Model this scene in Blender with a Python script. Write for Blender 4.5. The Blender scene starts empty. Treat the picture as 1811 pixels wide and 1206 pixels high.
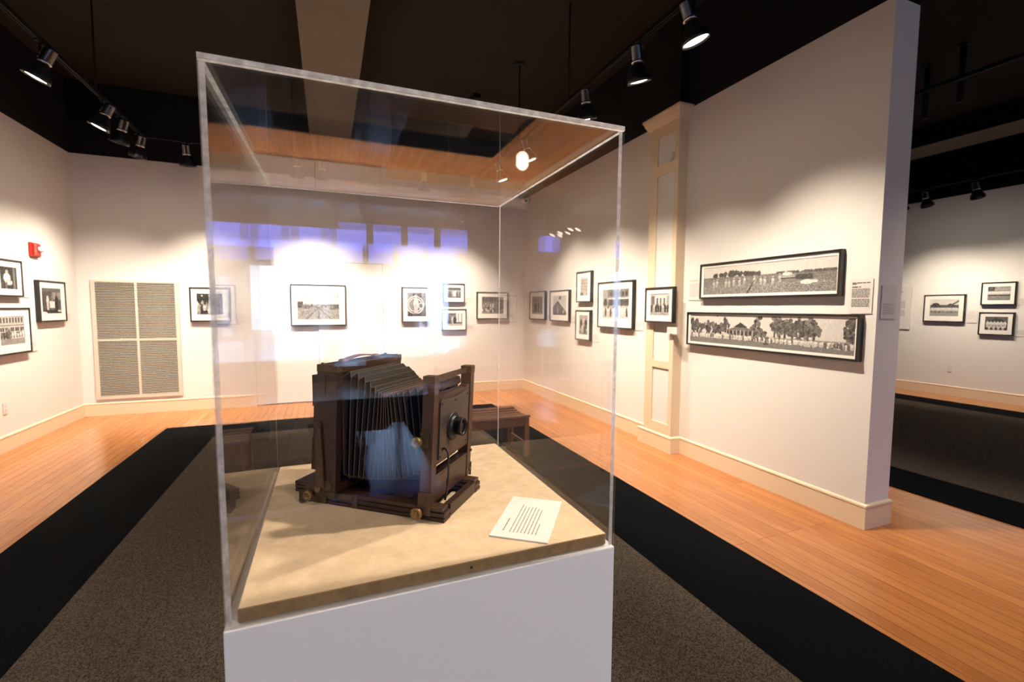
import bpy, math, random
import numpy as np
from mathutils import Vector, Matrix

S = bpy.context.scene
COL = S.collection
PI = math.pi

# ------------------------------------------------------------------ camera
YAW, PITCH, ROLL, FPX, EYE = 0.3808, 0.0715, 0.0057, 814.187, 1.5
def cam_axes():
    cy, sy, cp, sp = math.cos(YAW), math.sin(YAW), math.cos(PITCH), math.sin(PITCH)
    f = Vector((sy * cp, cy * cp, -sp)); r = Vector((cy, -sy, 0)); u = r.cross(f)
    cr, sr = math.cos(ROLL), math.sin(ROLL)
    return cr * r + sr * u, -sr * r + cr * u, f
_r, _u, _f = cam_axes()
cam_data = bpy.data.cameras.new('camera')
cam = bpy.data.objects.new('camera', cam_data)
COL.objects.link(cam)
cam.matrix_world = Matrix(((_r.x, _u.x, -_f.x, 0), (_r.y, _u.y, -_f.y, 0), (_r.z, _u.z, -_f.z, EYE), (0, 0, 0, 1)))
cam_data.sensor_fit = 'HORIZONTAL'
cam_data.sensor_width = 36.0
cam_data.lens = FPX / 1811 * 36
cam_data.clip_start = 0.02
cam_data.dof.use_dof = True
cam_data.dof.focus_distance = 1.3
cam_data.dof.aperture_fstop = 5.0
S.camera = cam

# ------------------------------------------------------------------ daylight outside, exposure
DAY = (0.50, 0.78, 1.30)
DAY_STRENGTH = 10.5
w = bpy.data.worlds.new('sky'); S.world = w; w.use_nodes = True
bg = w.node_tree.nodes['Background']
bg.inputs[0].default_value = (*DAY, 1); bg.inputs[1].default_value = DAY_STRENGTH
S.view_settings.view_transform = 'Standard'
S.view_settings.look = 'None'
S.view_settings.gamma = 1.0
S.view_settings.exposure = 0.1
S.view_settings.use_curve_mapping = False
S.cycles.max_bounces = 10
S.cycles.diffuse_bounces = 5
S.cycles.glossy_bounces = 5
S.cycles.transmission_bounces = 8
S.cycles.transparent_max_bounces = 40
S.cycles.caustics_reflective = False
S.cycles.caustics_refractive = False
S.cycles.sample_clamp_indirect = 6.0

SPOT_WATTS = 275.0
SPOT_COLOR = (1.0, 0.845, 0.665)

# ------------------------------------------------------------------ room numbers (metres)
XL, XR, YB, XF = -3.0888, 3.386, 7.862, 10.186      # wall faces: left, right (partition), back, far right
XRB = 3.641                                         # back side of the partition
YE = 1.945                                          # free end of the partition
YS = -9.3                                           # shop front behind the viewer
ZW, ZC = 3.487, 4.42                                # top of the white paint, ceiling

def portal(x0, x1, z0, z1):
    l = bpy.data.lights.new('sky_portal', 'AREA'); l.shape = 'RECTANGLE'; l.size = x1 - x0; l.size_y = z1 - z0
    l.cycles.is_portal = True
    o = bpy.data.objects.new('sky_portal', l); COL.objects.link(o)
    o.location = ((x0 + x1) / 2, YS - 0.02, (z0 + z1) / 2); o.rotation_euler = (PI / 2, 0, 0)
portal(-2.45, 3.05, 2.8, 3.42)
portal(-2.45, 3.05, 0.3, 2.6)
portal(5.05, 9.75, 2.8, 3.42)
portal(5.05, 9.75, 0.4, 2.55)

# ------------------------------------------------------------------ helpers
def lin(c):
    return tuple(((v / 255) / 12.92 if v / 255 <= 0.04045 else ((v / 255 + 0.055) / 1.055) ** 2.4) for v in c)

def mat(name, color, rough=0.6, metal=0.0, spec=0.5, noise=0.0, nscale=20.0, bump=0.0, bscale=None, emit=None, estr=0.0, stretch=None):
    m = bpy.data.materials.new(name); m.use_nodes = True
    nt = m.node_tree; b = nt.nodes['Principled BSDF']
    b.inputs['Base Color'].default_value = (*color, 1)
    b.inputs['Roughness'].default_value = rough
    b.inputs['Metallic'].default_value = metal
    b.inputs['Specular IOR Level'].default_value = spec
    if emit:
        b.inputs['Emission Color'].default_value = (*emit, 1); b.inputs['Emission Strength'].default_value = estr
    if noise or bump:
        tc = nt.nodes.new('ShaderNodeTexCoord'); mp = nt.nodes.new('ShaderNodeMapping')
        nt.links.new(tc.outputs['Object'], mp.inputs[0])
        if stretch: mp.inputs['Scale'].default_value = stretch
        n = nt.nodes.new('ShaderNodeTexNoise'); n.inputs['Scale'].default_value = nscale; n.inputs['Detail'].default_value = 6
        nt.links.new(mp.outputs[0], n.inputs['Vector'])
        if noise:
            mx = nt.nodes.new('ShaderNodeMix'); mx.data_type = 'RGBA'
            mr = nt.nodes.new('ShaderNodeMapRange'); mr.inputs[1].default_value = 0.3; mr.inputs[2].default_value = 0.7
            nt.links.new(n.outputs['Fac'], mr.inputs[0]); nt.links.new(mr.outputs[0], mx.inputs['Factor'])
            mx.inputs['A'].default_value = (*[v * (1 - noise) for v in color], 1)
            mx.inputs['B'].default_value = (*[min(1, v * (1 + noise)) for v in color], 1)
            nt.links.new(mx.outputs['Result'], b.inputs['Base Color'])
        if bump:
            n2 = n
            if bscale:
                n2 = nt.nodes.new('ShaderNodeTexNoise'); n2.inputs['Scale'].default_value = bscale; n2.inputs['Detail'].default_value = 4
                nt.links.new(mp.outputs[0], n2.inputs['Vector'])
            bp = nt.nodes.new('ShaderNodeBump'); bp.inputs['Strength'].default_value = bump; bp.inputs['Distance'].default_value = 0.002
            nt.links.new(n2.outputs['Fac'], bp.inputs['Height']); nt.links.new(bp.outputs[0], b.inputs['Normal'])
    return m

class MB:
    """collects boxes, bars, lathes and tubes; build() links them as ONE mesh object"""
    def __init__(self): self.v = []; self.f = []; self.mi = []; self.sm = []
    def add(self, verts, faces, mi=0, smooth=False, M=None):
        o = len(self.v)
        for p in verts:
            p = Vector(p)
            self.v.append(tuple(M @ p) if M is not None else tuple(p))
        for f in faces: self.f.append([i + o for i in f]); self.mi.append(mi); self.sm.append(smooth)
    def hexa(self, c, mi=0, mis=None, M=None):
        # c: 8 corners, bottom 4 ccw then top 4 ccw
        F = [(3, 2, 1, 0), (4, 5, 6, 7), (0, 1, 5, 4), (1, 2, 6, 5), (2, 3, 7, 6), (3, 0, 4, 7)]
        for i, f in enumerate(F): self.add([c[k] for k in f], [(0, 1, 2, 3)], mis[i] if mis else mi, M=M)
    def box(self, x0, x1, y0, y1, z0, z1, mi=0, M=None, mis=None):
        c = [(x0, y0, z0), (x1, y0, z0), (x1, y1, z0), (x0, y1, z0), (x0, y0, z1), (x1, y0, z1), (x1, y1, z1), (x0, y1, z1)]
        if mis: self.hexa(c, mis=mis, M=M); return
        self.add(c, [(3, 2, 1, 0), (4, 5, 6, 7), (0, 1, 5, 4), (1, 2, 6, 5), (2, 3, 7, 6), (3, 0, 4, 7)], mi, M=M)
    def bar(self, a, b, wx, wy, up=(0, 0, 1), mi=0):
        a, b = Vector(a), Vector(b); d = (b - a); L = d.length; d.normalize()
        x = d.cross(Vector(up))
        if x.length < 1e-4: x = d.cross(Vector((1, 0, 0)))
        x.normalize(); y = x.cross(d)
        M = Matrix(((x.x, y.x, d.x, a.x), (x.y, y.y, d.y, a.y), (x.z, y.z, d.z, a.z), (0, 0, 0, 1)))
        self.box(-wx / 2, wx / 2, -wy / 2, wy / 2, 0, L, mi, M)
    def lathe(self, prof, n=24, mi=0, M=None, smooth=True, cap=True):
        vs = []; fs = []
        for r, z in prof:
            for k in range(n): vs.append((r * math.cos(2 * PI * k / n), r * math.sin(2 * PI * k / n), z))
        for i in range(len(prof) - 1):
            for k in range(n):
                k2 = (k + 1) % n; fs.append((i * n + k, i * n + k2, (i + 1) * n + k2, (i + 1) * n + k))
        self.add(vs, fs, mi, smooth, M)
        if cap:
            if prof[0][0] > 1e-5: self.add(vs[:n], [tuple(reversed(range(n)))], mi, False, M)
            if prof[-1][0] > 1e-5: self.add(vs[-n:], [tuple(range(n))], mi, False, M)
    def cyl(self, a, b, r, n=16, mi=0, r2=None):
        a, b = Vector(a), Vector(b); d = b - a; L = d.length
        q = d.to_track_quat('Z', 'Y').to_matrix().to_4x4(); M = Matrix.Translation(a) @ q
        self.lathe([(r, 0), (r if r2 is None else r2, L)], n, mi, M)
    def tube(self, pts, r, n=8, mi=0):
        pts = [Vector(p) for p in pts]; vs = []; fs = []
        for i, p in enumerate(pts):
            d = (pts[min(i + 1, len(pts) - 1)] - pts[max(i - 1, 0)]).normalized()
            x = d.cross(Vector((0.13, 0.31, 0.94))).normalized(); y = x.cross(d)
            for k in range(n):
                a = 2 * PI * k / n; vs.append(tuple(p + r * (math.cos(a) * x + math.sin(a) * y)))
        for i in range(len(pts) - 1):
            for k in range(n):
                k2 = (k + 1) % n; fs.append((i * n + k, i * n + k2, (i + 1) * n + k2, (i + 1) * n + k))
        fs += [tuple(reversed(range(n))), tuple(range((len(pts) - 1) * n, len(pts) * n))]
        self.add(vs, fs, mi, True)
    def sweep(self, path, prof, mi=0, closed_ends=True):
        """profile (outward offset, z) along a plan polyline, outward = left of travel"""
        P = [Vector(p) for p in path]; n = len(prof); vs = []; fs = []
        for i, p in enumerate(P):
            ds = []
            if i > 0: ds.append((P[i] - P[i - 1]).normalized())
            if i < len(P) - 1: ds.append((P[i + 1] - P[i]).normalized())
            ns = [Vector((-d.y, d.x)) for d in ds]
            if len(ns) == 2:
                m = (ns[0] + ns[1]); m = m / m.length; m = m / max(0.2, m.dot(ns[0]))
            else: m = ns[0]
            for o, z in prof: vs.append((p.x + m.x * o, p.y + m.y * o, z))
        for i in range(len(P) - 1):
            for k in range(n):
                k2 = (k + 1) % n; fs.append((i * n + k, i * n + k2, (i + 1) * n + k2, (i + 1) * n + k))
        if closed_ends: fs += [tuple(range(n)), tuple(reversed(range((len(P) - 1) * n, len(P) * n)))]
        self.add(vs, fs, mi)
    def build(self, name, mats, parent=None, bevel=0.0, seg=2, fix=True):
        me = bpy.data.meshes.new(name); me.from_pydata(self.v, [], self.f)
        for m in (mats if isinstance(mats, (list, tuple)) else [mats]): me.materials.append(m)
        me.polygons.foreach_set('material_index', self.mi); me.polygons.foreach_set('use_smooth', self.sm)
        if fix:
            import bmesh
            bm = bmesh.new(); bm.from_mesh(me); bmesh.ops.remove_doubles(bm, verts=bm.verts, dist=1e-6)
            bmesh.ops.recalc_face_normals(bm, faces=bm.faces); bm.to_mesh(me); bm.free()
        o = bpy.data.objects.new(name, me); COL.objects.link(o)
        if parent: o.parent = parent
        if bevel:
            b = o.modifiers.new('bevel', 'BEVEL'); b.width = bevel; b.segments = seg; b.limit_method = 'ANGLE'
        return o

def tag(o, label=None, cat=None, group=None, kind=None):
    if label: o['label'] = label
    if cat: o['category'] = cat
    if group: o['group'] = group
    if kind: o['kind'] = kind
    return o
def empty(name, loc=(0, 0, 0), rz=0.0):
    o = bpy.data.objects.new(name, None); COL.objects.link(o); o.location = loc; o.rotation_euler = (0, 0, rz)
    o.empty_display_size = 0.1; return o
def struct(o, label=None):
    o['kind'] = 'structure'
    if label: o['label'] = label
    return o

# ------------------------------------------------------------------ materials
M_WALL = mat('wall_paint', (0.80, 0.775, 0.74), 0.75, spec=0.25, bump=0.05, nscale=140)
M_BLACK = mat('black_paint', (0.0045, 0.0042, 0.0042), 0.85, spec=0.2)
M_CEIL = mat('brown_black_ceiling', (0.0155, 0.0125, 0.0092), 0.9, spec=0.2, noise=0.06, nscale=1.2)
M_BEAM = mat('unpainted_beam', (0.135, 0.12, 0.092), 0.8, noise=0.06, nscale=5)
M_CREAM = mat('cream_trim_paint', (0.80, 0.66, 0.47), 0.4)
M_TRACK = mat('black_metal', (0.004, 0.004, 0.004), 0.6, spec=0.15)
M_SHADE = mat('black_shade', (0.008, 0.008, 0.009), 0.32)
M_CHROME = mat('chrome', (0.6, 0.6, 0.62), 0.18, metal=1.0)
M_STEEL = mat('dark_steel', (0.09, 0.09, 0.1), 0.25, metal=0.9)
M_BULB = mat('lamp_glass', (1, 0.9, 0.8), 0.4, emit=(1.0, 0.86, 0.68), estr=22.0)
M_FRAME = mat('black_frame_lacquer', (0.006, 0.006, 0.006), 0.35)
M_MAT = mat('mat_board', (0.86, 0.83, 0.78), 0.8, spec=0.2)
M_CARD = mat('white_card', (0.74, 0.71, 0.68), 0.7, spec=0.2)
M_INK = mat('printing_ink', (0.10, 0.09, 0.08), 0.8)
M_INKM = mat('faded_ink', (0.2, 0.17, 0.16), 0.8)
M_INKL = mat('grey_ink', (0.36, 0.33, 0.30), 0.8)
M_PLINTH = mat('white_laminate', (0.72, 0.71, 0.71), 0.42, spec=0.4)
M_RED = mat('red_plastic', (0.55, 0.025, 0.015), 0.35)
M_CLEAR = mat('strobe_lens', (0.8, 0.8, 0.8), 0.1, spec=0.8)
M_WHITEP = mat('white_plastic', (0.75, 0.74, 0.71), 0.4)
M_DARK = mat('dark_slot', (0.01, 0.01, 0.01), 0.8)
M_LOUVER = mat('vent_paint', (0.66, 0.60, 0.50), 0.5)
M_BENCH = mat('bench_wood', (0.20, 0.088, 0.048), 0.35, noise=0.3, nscale=14, stretch=(1, 12, 12))
M_CAMWOOD = mat('camera_mahogany', (0.024, 0.0095, 0.005), 0.36, noise=0.35, nscale=30, stretch=(1, 1, 0.12))
M_CAMWOOD2 = mat('worn_camera_wood', (0.042, 0.019, 0.010), 0.4, noise=0.3, nscale=30, stretch=(1, 1, 0.2))
M_CAMDARK = mat('dark_camera_wood', (0.018, 0.008, 0.005), 0.34, noise=0.3, nscale=30)
M_BELLOWS = mat('black_leather', (0.0055, 0.0054, 0.0062), 0.5, spec=0.12, bump=0.25, nscale=260)
M_WORN = mat('worn_leather_edge', (0.095, 0.052, 0.025), 0.6)
M_BRASS = mat('aged_brass', (0.22, 0.135, 0.055), 0.45, metal=0.75, noise=0.3, nscale=60)
M_BRASSD = mat('tarnished_brass', (0.085, 0.058, 0.034), 0.5, metal=0.6, noise=0.3, nscale=60)
M_LENSBOARD = mat('lens_board', (0.045, 0.033, 0.026), 0.33, noise=0.2, nscale=40)
M_BLACKGLOSS = mat('black_lens_barrel', (0.004, 0.004, 0.004), 0.4, spec=0.3)
M_LENSGLASS = mat('lens_glass', (0.02, 0.015, 0.012), 0.03, spec=1.0)
M_HANDLE = mat('brown_leather', (0.16, 0.06, 0.025), 0.5)
M_RUBBER = mat('black_rubber', (0.008, 0.008, 0.008), 0.5)
M_PAVE = mat('pavement', (0.3, 0.3, 0.29), 0.9)
M_SHOPFRAME = mat('shop_front_frame', (0.62, 0.60, 0.56), 0.5)

M_LENSGLASS_ = mat('dark_window_glass', (0.02, 0.022, 0.025), 0.1)
M_SIGN = mat('dark_sign_board', (0.03, 0.03, 0.035), 0.5)
def floor_mat():
    m = bpy.data.materials.new('pine_floor'); m.use_nodes = True; nt = m.node_tree; b = nt.nodes['Principled BSDF']
    N = nt.nodes.new; L = nt.links.new
    tc = N('ShaderNodeTexCoord'); mp = N('ShaderNodeMapping'); mp.inputs['Rotation'].default_value = (0, 0, PI / 2)
    L(tc.outputs['Object'], mp.inputs[0])
    br = N('ShaderNodeTexBrick'); br.offset = 0.37; br.offset_frequency = 3
    br.inputs['Scale'].default_value = 1; br.inputs['Brick Width'].default_value = 2.1; br.inputs['Row Height'].default_value = 0.083
    br.inputs['Mortar Size'].default_value = 0.0017; br.inputs['Mortar Smooth'].default_value = 0.3; br.inputs['Bias'].default_value = 0.0
    br.inputs['Color1'].default_value = (0.51, 0.205, 0.07, 1); br.inputs['Color2'].default_value = (0.415, 0.157, 0.05, 1)
    br.inputs['Mortar'].default_value = (0.17, 0.055, 0.016, 1)
    L(mp.outputs[0], br.inputs['Vector'])
    mp2 = N('ShaderNodeMapping'); mp2.inputs['Scale'].default_value = (26, 1.6, 1); L(tc.outputs['Object'], mp2.inputs[0])
    n = N('ShaderNodeTexNoise'); n.inputs['Scale'].default_value = 2.2; n.inputs['Detail'].default_value = 7; n.inputs['Distortion'].default_value = 0.6
    L(mp2.outputs[0], n.inputs['Vector'])
    mr = N('ShaderNodeMapRange'); mr.inputs[1].default_value = 0.3; mr.inputs[2].default_value = 0.75; mr.inputs[3].default_value = 1.08; mr.inputs[4].default_value = 0.78
    L(n.outputs['Fac'], mr.inputs[0])
    mx = N('ShaderNodeMix'); mx.data_type = 'RGBA'; mx.blend_type = 'MULTIPLY'; mx.inputs['Factor'].default_value = 1
    L(br.outputs['Color'], mx.inputs['A']); L(mr.outputs[0], mx.inputs['B'])
    L(mx.outputs['Result'], b.inputs['Base Color'])
    n3 = N('ShaderNodeTexNoise'); n3.inputs['Scale'].default_value = 1.4; L(tc.outputs['Object'], n3.inputs['Vector'])
    mr3 = N('ShaderNodeMapRange'); mr3.inputs[3].default_value = 0.09; mr3.inputs[4].default_value = 0.2; L(n3.outputs['Fac'], mr3.inputs[0])
    L(mr3.outputs[0], b.inputs['Roughness'])
    b.inputs['Specular IOR Level'].default_value = 0.5
    n4 = N('ShaderNodeTexNoise'); n4.inputs['Scale'].default_value = 9; n4.inputs['Detail'].default_value = 2; L(tc.outputs['Object'], n4.inputs['Vector'])
    bp = N('ShaderNodeBump'); bp.inputs['Strength'].default_value = 0.12; bp.inputs['Distance'].default_value = 0.004; L(n4.outputs['Fac'], bp.inputs['Height'])
    bp2 = N('ShaderNodeBump'); bp2.invert = True; bp2.inputs['Strength'].default_value = 0.35; bp2.inputs['Distance'].default_value = 0.002
    L(br.outputs['Fac'], bp2.inputs['Height']); L(bp.outputs[0], bp2.inputs['Normal']); L(bp2.outputs[0], b.inputs['Normal'])
    return m
M_FLOOR = floor_mat()

def carpet_mat(name, c1, c2, sc, spec=0.1):
    m = bpy.data.materials.new(name); m.use_nodes = True; nt = m.node_tree; b = nt.nodes['Principled BSDF']
    N = nt.nodes.new; L = nt.links.new
    tc = N('ShaderNodeTexCoord'); n = N('ShaderNodeTexNoise'); n.inputs['Scale'].default_value = sc; n.inputs['Detail'].default_value = 3
    L(tc.outputs['Object'], n.inputs['Vector'])
    cr = N('ShaderNodeValToRGB'); cr.color_ramp.elements[0].position = 0.36; cr.color_ramp.elements[1].position = 0.66
    cr.color_ramp.elements[0].color = (*c1, 1); cr.color_ramp.elements[1].color = (*c2, 1)
    L(n.outputs['Fac'], cr.inputs[0]); L(cr.outputs[0], b.inputs['Base Color'])
    b.inputs['Roughness'].default_value = 0.95; b.inputs['Specular IOR Level'].default_value = spec
    bp = N('ShaderNodeBump'); bp.inputs['Strength'].default_value = 0.5; bp.inputs['Distance'].default_value = 0.004
    L(n.outputs['Fac'], bp.inputs['Height']); L(bp.outputs[0], b.inputs['Normal'])
    return m
M_CARPET = carpet_mat('grey_brown_carpet', (0.032, 0.023, 0.017), (0.145, 0.115, 0.09), 170)
M_BORDER = carpet_mat('navy_black_carpet', (0.0026, 0.0032, 0.0042), (0.006, 0.0072, 0.0092), 120, 0.03)

def cloth_mat():
    m = bpy.data.materials.new('linen'); m.use_nodes = True; nt = m.node_tree; b = nt.nodes['Principled BSDF']
    N = nt.nodes.new; L = nt.links.new
    tc = N('ShaderNodeTexCoord'); n = N('ShaderNodeTexNoise'); n.inputs['Scale'].default_value = 26; n.inputs['Detail'].default_value = 8; n.inputs['Roughness'].default_value = 0.65
    L(tc.outputs['Object'], n.inputs['Vector'])
    cr = N('ShaderNodeValToRGB'); cr.color_ramp.elements[0].position = 0.3; cr.color_ramp.elements[1].position = 0.7
    cr.color_ramp.elements[0].color = (0.56, 0.42, 0.275, 1); cr.color_ramp.elements[1].color = (0.73, 0.56, 0.385, 1)
    L(n.outputs['Fac'], cr.inputs[0]); L(cr.outputs[0], b.inputs['Base Color'])
    b.inputs['Roughness'].default_value = 0.9; b.inputs['Specular IOR Level'].default_value = 0.15
    n2 = N('ShaderNodeTexNoise'); n2.inputs['Scale'].default_value = 380; L(tc.outputs['Object'], n2.inputs['Vector'])
    bp = N('ShaderNodeBump'); bp.inputs['Strength'].default_value = 0.2; bp.inputs['Distance'].default_value = 0.001
    L(n2.outputs['Fac'], bp.inputs['Height']); L(bp.outputs[0], b.inputs['Normal'])
    return m
M_CLOTH = cloth_mat()
M_CLOTHEDGE = mat('brown_board_edge', (0.27, 0.165, 0.07), 0.9, noise=0.15, nscale=60)

def sheet_glass(name, tint, f0=0.04, rough=0.0):
    """thin-walled clear sheet: Schlick reflection on both faces over straight-through transmission"""
    m = bpy.data.materials.new(name); m.use_nodes = True; nt = m.node_tree; nt.nodes.clear()
    N = nt.nodes.new; L = nt.links.new
    out = N('ShaderNodeOutputMaterial'); mix = N('ShaderNodeMixShader'); tr = N('ShaderNodeBsdfTransparent'); gl = N('ShaderNodeBsdfGlossy')
    tr.inputs[0].default_value = (*tint, 1); gl.inputs['Roughness'].default_value = rough; gl.inputs[0].default_value = (1, 1, 1, 1)
    geo = N('ShaderNodeNewGeometry'); dot = N('ShaderNodeVectorMath'); dot.operation = 'DOT_PRODUCT'
    L(geo.outputs['Normal'], dot.inputs[0]); L(geo.outputs['Incoming'], dot.inputs[1])
    ab = N('ShaderNodeMath'); ab.operation = 'ABSOLUTE'; L(dot.outputs['Value'], ab.inputs[0])
    om = N('ShaderNodeMath'); om.operation = 'SUBTRACT'; om.inputs[0].default_value = 1; L(ab.outputs[0], om.inputs[1])
    pw = N('ShaderNodeMath'); pw.operation = 'POWER'; pw.inputs[1].default_value = 5; L(om.outputs[0], pw.inputs[0])
    ma = N('ShaderNodeMath'); ma.operation = 'MULTIPLY_ADD'; ma.inputs[1].default_value = 1 - f0; ma.inputs[2].default_value = f0; L(pw.outputs[0], ma.inputs[0])
    L(ma.outputs[0], mix.inputs[0]); L(tr.outputs[0], mix.inputs[1]); L(gl.outputs[0], mix.inputs[2]); L(mix.outputs[0], out.inputs[0])
    return m
M_ACRYLIC = sheet_glass('clear_acrylic', (0.995, 0.995, 0.995))
M_PANE = sheet_glass('window_glass', (0.96, 0.97, 0.97))
M_TINT = sheet_glass('blue_tinted_glass', (0.46, 0.44, 0.76))
def edge_mat():
    m = bpy.data.materials.new('acrylic_edge'); m.use_nodes = True; nt = m.node_tree; nt.nodes.clear()
    N = nt.nodes.new; L = nt.links.new
    out = N('ShaderNodeOutputMaterial'); m1 = N('ShaderNodeMixShader'); m2 = N('ShaderNodeMixShader')
    tr = N('ShaderNodeBsdfTransparent'); tl = N('ShaderNodeBsdfTranslucent'); df = N('ShaderNodeBsdfDiffuse')
    tl.inputs[0].default_value = (0.88, 0.88, 0.9, 1); df.inputs[0].default_value = (0.85, 0.85, 0.88, 1)
    tc = N('ShaderNodeTexCoord'); n = N('ShaderNodeTexNoise'); n.inputs['Scale'].default_value = 60; L(tc.outputs['Object'], n.inputs['Vector'])
    mr = N('ShaderNodeMapRange'); mr.inputs[1].default_value = 0.3; mr.inputs[2].default_value = 0.7; mr.inputs[3].default_value = 0.5; mr.inputs[4].default_value = 0.9
    L(n.outputs['Fac'], mr.inputs[0])
    m1.inputs[0].default_value = 0.5; L(tl.outputs[0], m1.inputs[1]); L(df.outputs[0], m1.inputs[2])
    L(mr.outputs[0], m2.inputs[0]); L(tr.outputs[0], m2.inputs[1]); L(m1.outputs[0], m2.inputs[2]); L(m2.outputs[0], out.inputs[0])
    return m
M_EDGE = edge_mat()

def photo_mat():
    m = bpy.data.materials.new('silver_print'); m.use_nodes = True; nt = m.node_tree; b = nt.nodes['Principled BSDF']
    a = nt.nodes.new('ShaderNodeVertexColor'); a.layer_name = 'tone'
    nt.links.new(a.outputs[0], b.inputs['Base Color']); b.inputs['Roughness'].default_value = 0.5; b.inputs['Specular IOR Level'].default_value = 0.3
    return m
M_PHOTO = photo_mat()

# ------------------------------------------------------------------ setting: floor, ceiling, walls
b = MB(); b.box(XL - 0.2, XF + 0.2, YS - 0.2, YB + 0.2, -0.12, 0)
struct(b.build('floor', M_FLOOR), 'orange pine plank floor')
b = MB(); b.box(XL - 0.2, XF + 0.2, YS - 0.2, YB + 0.2, ZC, ZC + 0.12)
struct(b.build('ceiling', M_CEIL), 'dark brown painted ceiling')

def wall(name, x0, x1, y0, y1, z0=0.0, z1=ZC):
    b = MB(); b.box(x0, x1, y0, y1, z0, ZW, 0); b.box(x0, x1, y0, y1, ZW, z1, 1)
    return struct(b.build(name, [M_WALL, M_BLACK], fix=False), 'white painted wall, black above')
wall('wall_left', XL - 0.2, XL, YS - 0.2, YB + 0.2)
wall('wall_back', XL, XF, YB, YB + 0.2)
wall('wall_right', XR, XRB, YE, YB)
wall('wall_far', XF, XF + 0.2, YS - 0.2, YB + 0.2)

# shop front behind the viewer: solid wall with window bays
bays = [-2.38 + 0.775 * k for k in range(8)]                # mullion lines
bays2 = [5.08, 5.58]                                        # the same in the far room
fill_bays = [7.4 + 0.775 * k for k in range(4)]  # extra unseen bays, added to let in more daylight
DOORK = 3
dx0, dx1 = bays[DOORK], bays[DOORK + 1]
b = MB()
for a_, c_ in ((XL, bays[0]), (bays[-1], bays2[0]), (bays2[-1], fill_bays[0]), (fill_bays[-1], XF)): b.box(a_, c_, YS - 0.16, YS, 0, ZC, 0)
for B_ in (bays, bays2, fill_bays):
    b.box(B_[0], B_[-1], YS - 0.16, YS, 3.39, ZC, 1)
    b.box(B_[0], B_[-1], YS - 0.16, YS, 2.52, 2.85, 0)
    for x in B_[1:-1]:
        b.box(x - 0.045, x + 0.045, YS - 0.16, YS, 2.85, 3.39, 0)
        b.box(x - 0.045, x + 0.045, YS - 0.16, YS, 0.42 if x not in (dx0, dx1) else 0.0, 2.52, 0)
b.box(bays[0], dx0, YS - 0.16, YS, 0, 0.42, 0); b.box(dx1, bays[-1], YS - 0.16, YS, 0, 0.42, 0); b.box(bays2[0], bays2[-1], YS - 0.16, YS, 0, 0.42, 0); b.box(fill_bays[0], fill_bays[-1], YS - 0.16, YS, 0, 0.42, 0)
struct(b.build('wall_front', [M_SHOPFRAME, M_BLACK], fix=False), 'shop front wall with mullions')
wn = 0
for B_ in (bays, bays2, fill_bays):
    nb = len(B_) - 1
    for k in range(nb):
        x0, x1 = B_[k] + (0.045 if k else 0), B_[k + 1] - (0.045 if k < nb - 1 else 0)
        for (z0, z1, m) in ((2.85, 3.39, M_TINT), (0.42, 2.52, M_PANE)):
            if B_ is bays and k == DOORK and z0 < 1: continue
            wn += 1
            b = MB(); f = 0.03
            b.box(x0, x1, YS - 0.11, YS - 0.06, z0, z0 + f); b.box(x0, x1, YS - 0.11, YS - 0.06, z1 - f, z1)
            b.box(x0, x0 + f, YS - 0.11, YS - 0.06, z0 + f, z1 - f); b.box(x1 - f, x1, YS - 0.11, YS - 0.06, z0 + f, z1 - f)
            wo = struct(b.build('window_%d' % wn, M_SHOPFRAME), 'shop front window')
            p = MB(); p.box(x0 + f, x1 - f, YS - 0.088, YS - 0.082, z0 + f, z1 - f); p.build('pane', m, wo)
x0, x1 = dx0 + 0.045, dx1 - 0.045
b = MB(); b.box(x0, x0 + 0.09, YS - 0.1, YS - 0.05, 0.005, 2.1); b.box(x1 - 0.09, x1, YS - 0.1, YS - 0.05, 0.005, 2.1)
b.box(x0 + 0.09, x1 - 0.09, YS - 0.1, YS - 0.05, 1.98, 2.1); b.box(x0 + 0.09, x1 - 0.09, YS - 0.1, YS - 0.05, 0.005, 0.28)
b.box(x0, x1, YS - 0.1, YS - 0.05, 2.1, 2.18); b.box(x0, x1, YS - 0.1, YS - 0.05, 2.46, 2.52)
dr = struct(b.build('door_2', M_SHOPFRAME), 'glazed shop entrance door')
p = MB(); p.box(x0 + 0.09, x1 - 0.09, YS - 0.078, YS - 0.072, 0.28, 1.98); p.box(x0, x1, YS - 0.078, YS - 0.072, 2.18, 2.46); p.build('pane', M_PANE, dr)
b = MB(); b.box(-25, 30, -45, YS - 0.17, -0.15, -0.03); struct(b.build('ground', M_PAVE), 'pavement outside the shop front')

M_BRICK = mat('pale_render', (0.42, 0.36, 0.29), 0.9, noise=0.1, nscale=3)
M_BRICK2 = mat('dull_brick', (0.22, 0.11, 0.075), 0.9, noise=0.2, nscale=8)
for x0, x1, hh, m, l in ((-16, -4.6, 4.7, M_BRICK2, 'low brick building added across the street to break up the window reflections'), (-2.6, 5.2, 4.0, M_BRICK, 'low pale building added across the street to break up the window reflections'), (7.2, 19, 5.0, M_BRICK2, 'long brick building added across the street to break up the window reflections')):
    e = empty('added_building', ((x0 + x1) / 2, -27, -0.03)); tag(e, l, 'building')  # unseen building added to hide part of the sky mirrored in the case
    hw_ = (x1 - x0) / 2
    b = MB(); b.box(-hw_, hw_, -3, 0, 0, hh); b.box(-hw_ - 0.1, hw_ + 0.1, -3, 0.15, hh, hh + 0.25); b.build('walls', m, e)
    n_ = int((x1 - x0) / 1.9)
    for k in range(n_):
        xx = -hw_ + (k + 0.5) * (x1 - x0) / n_
        b = MB(); b.box(xx - 0.6, xx + 0.6, 0.001, 0.06, 0.7, 2.7); b.build('window', M_LENSGLASS_, e)
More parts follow.
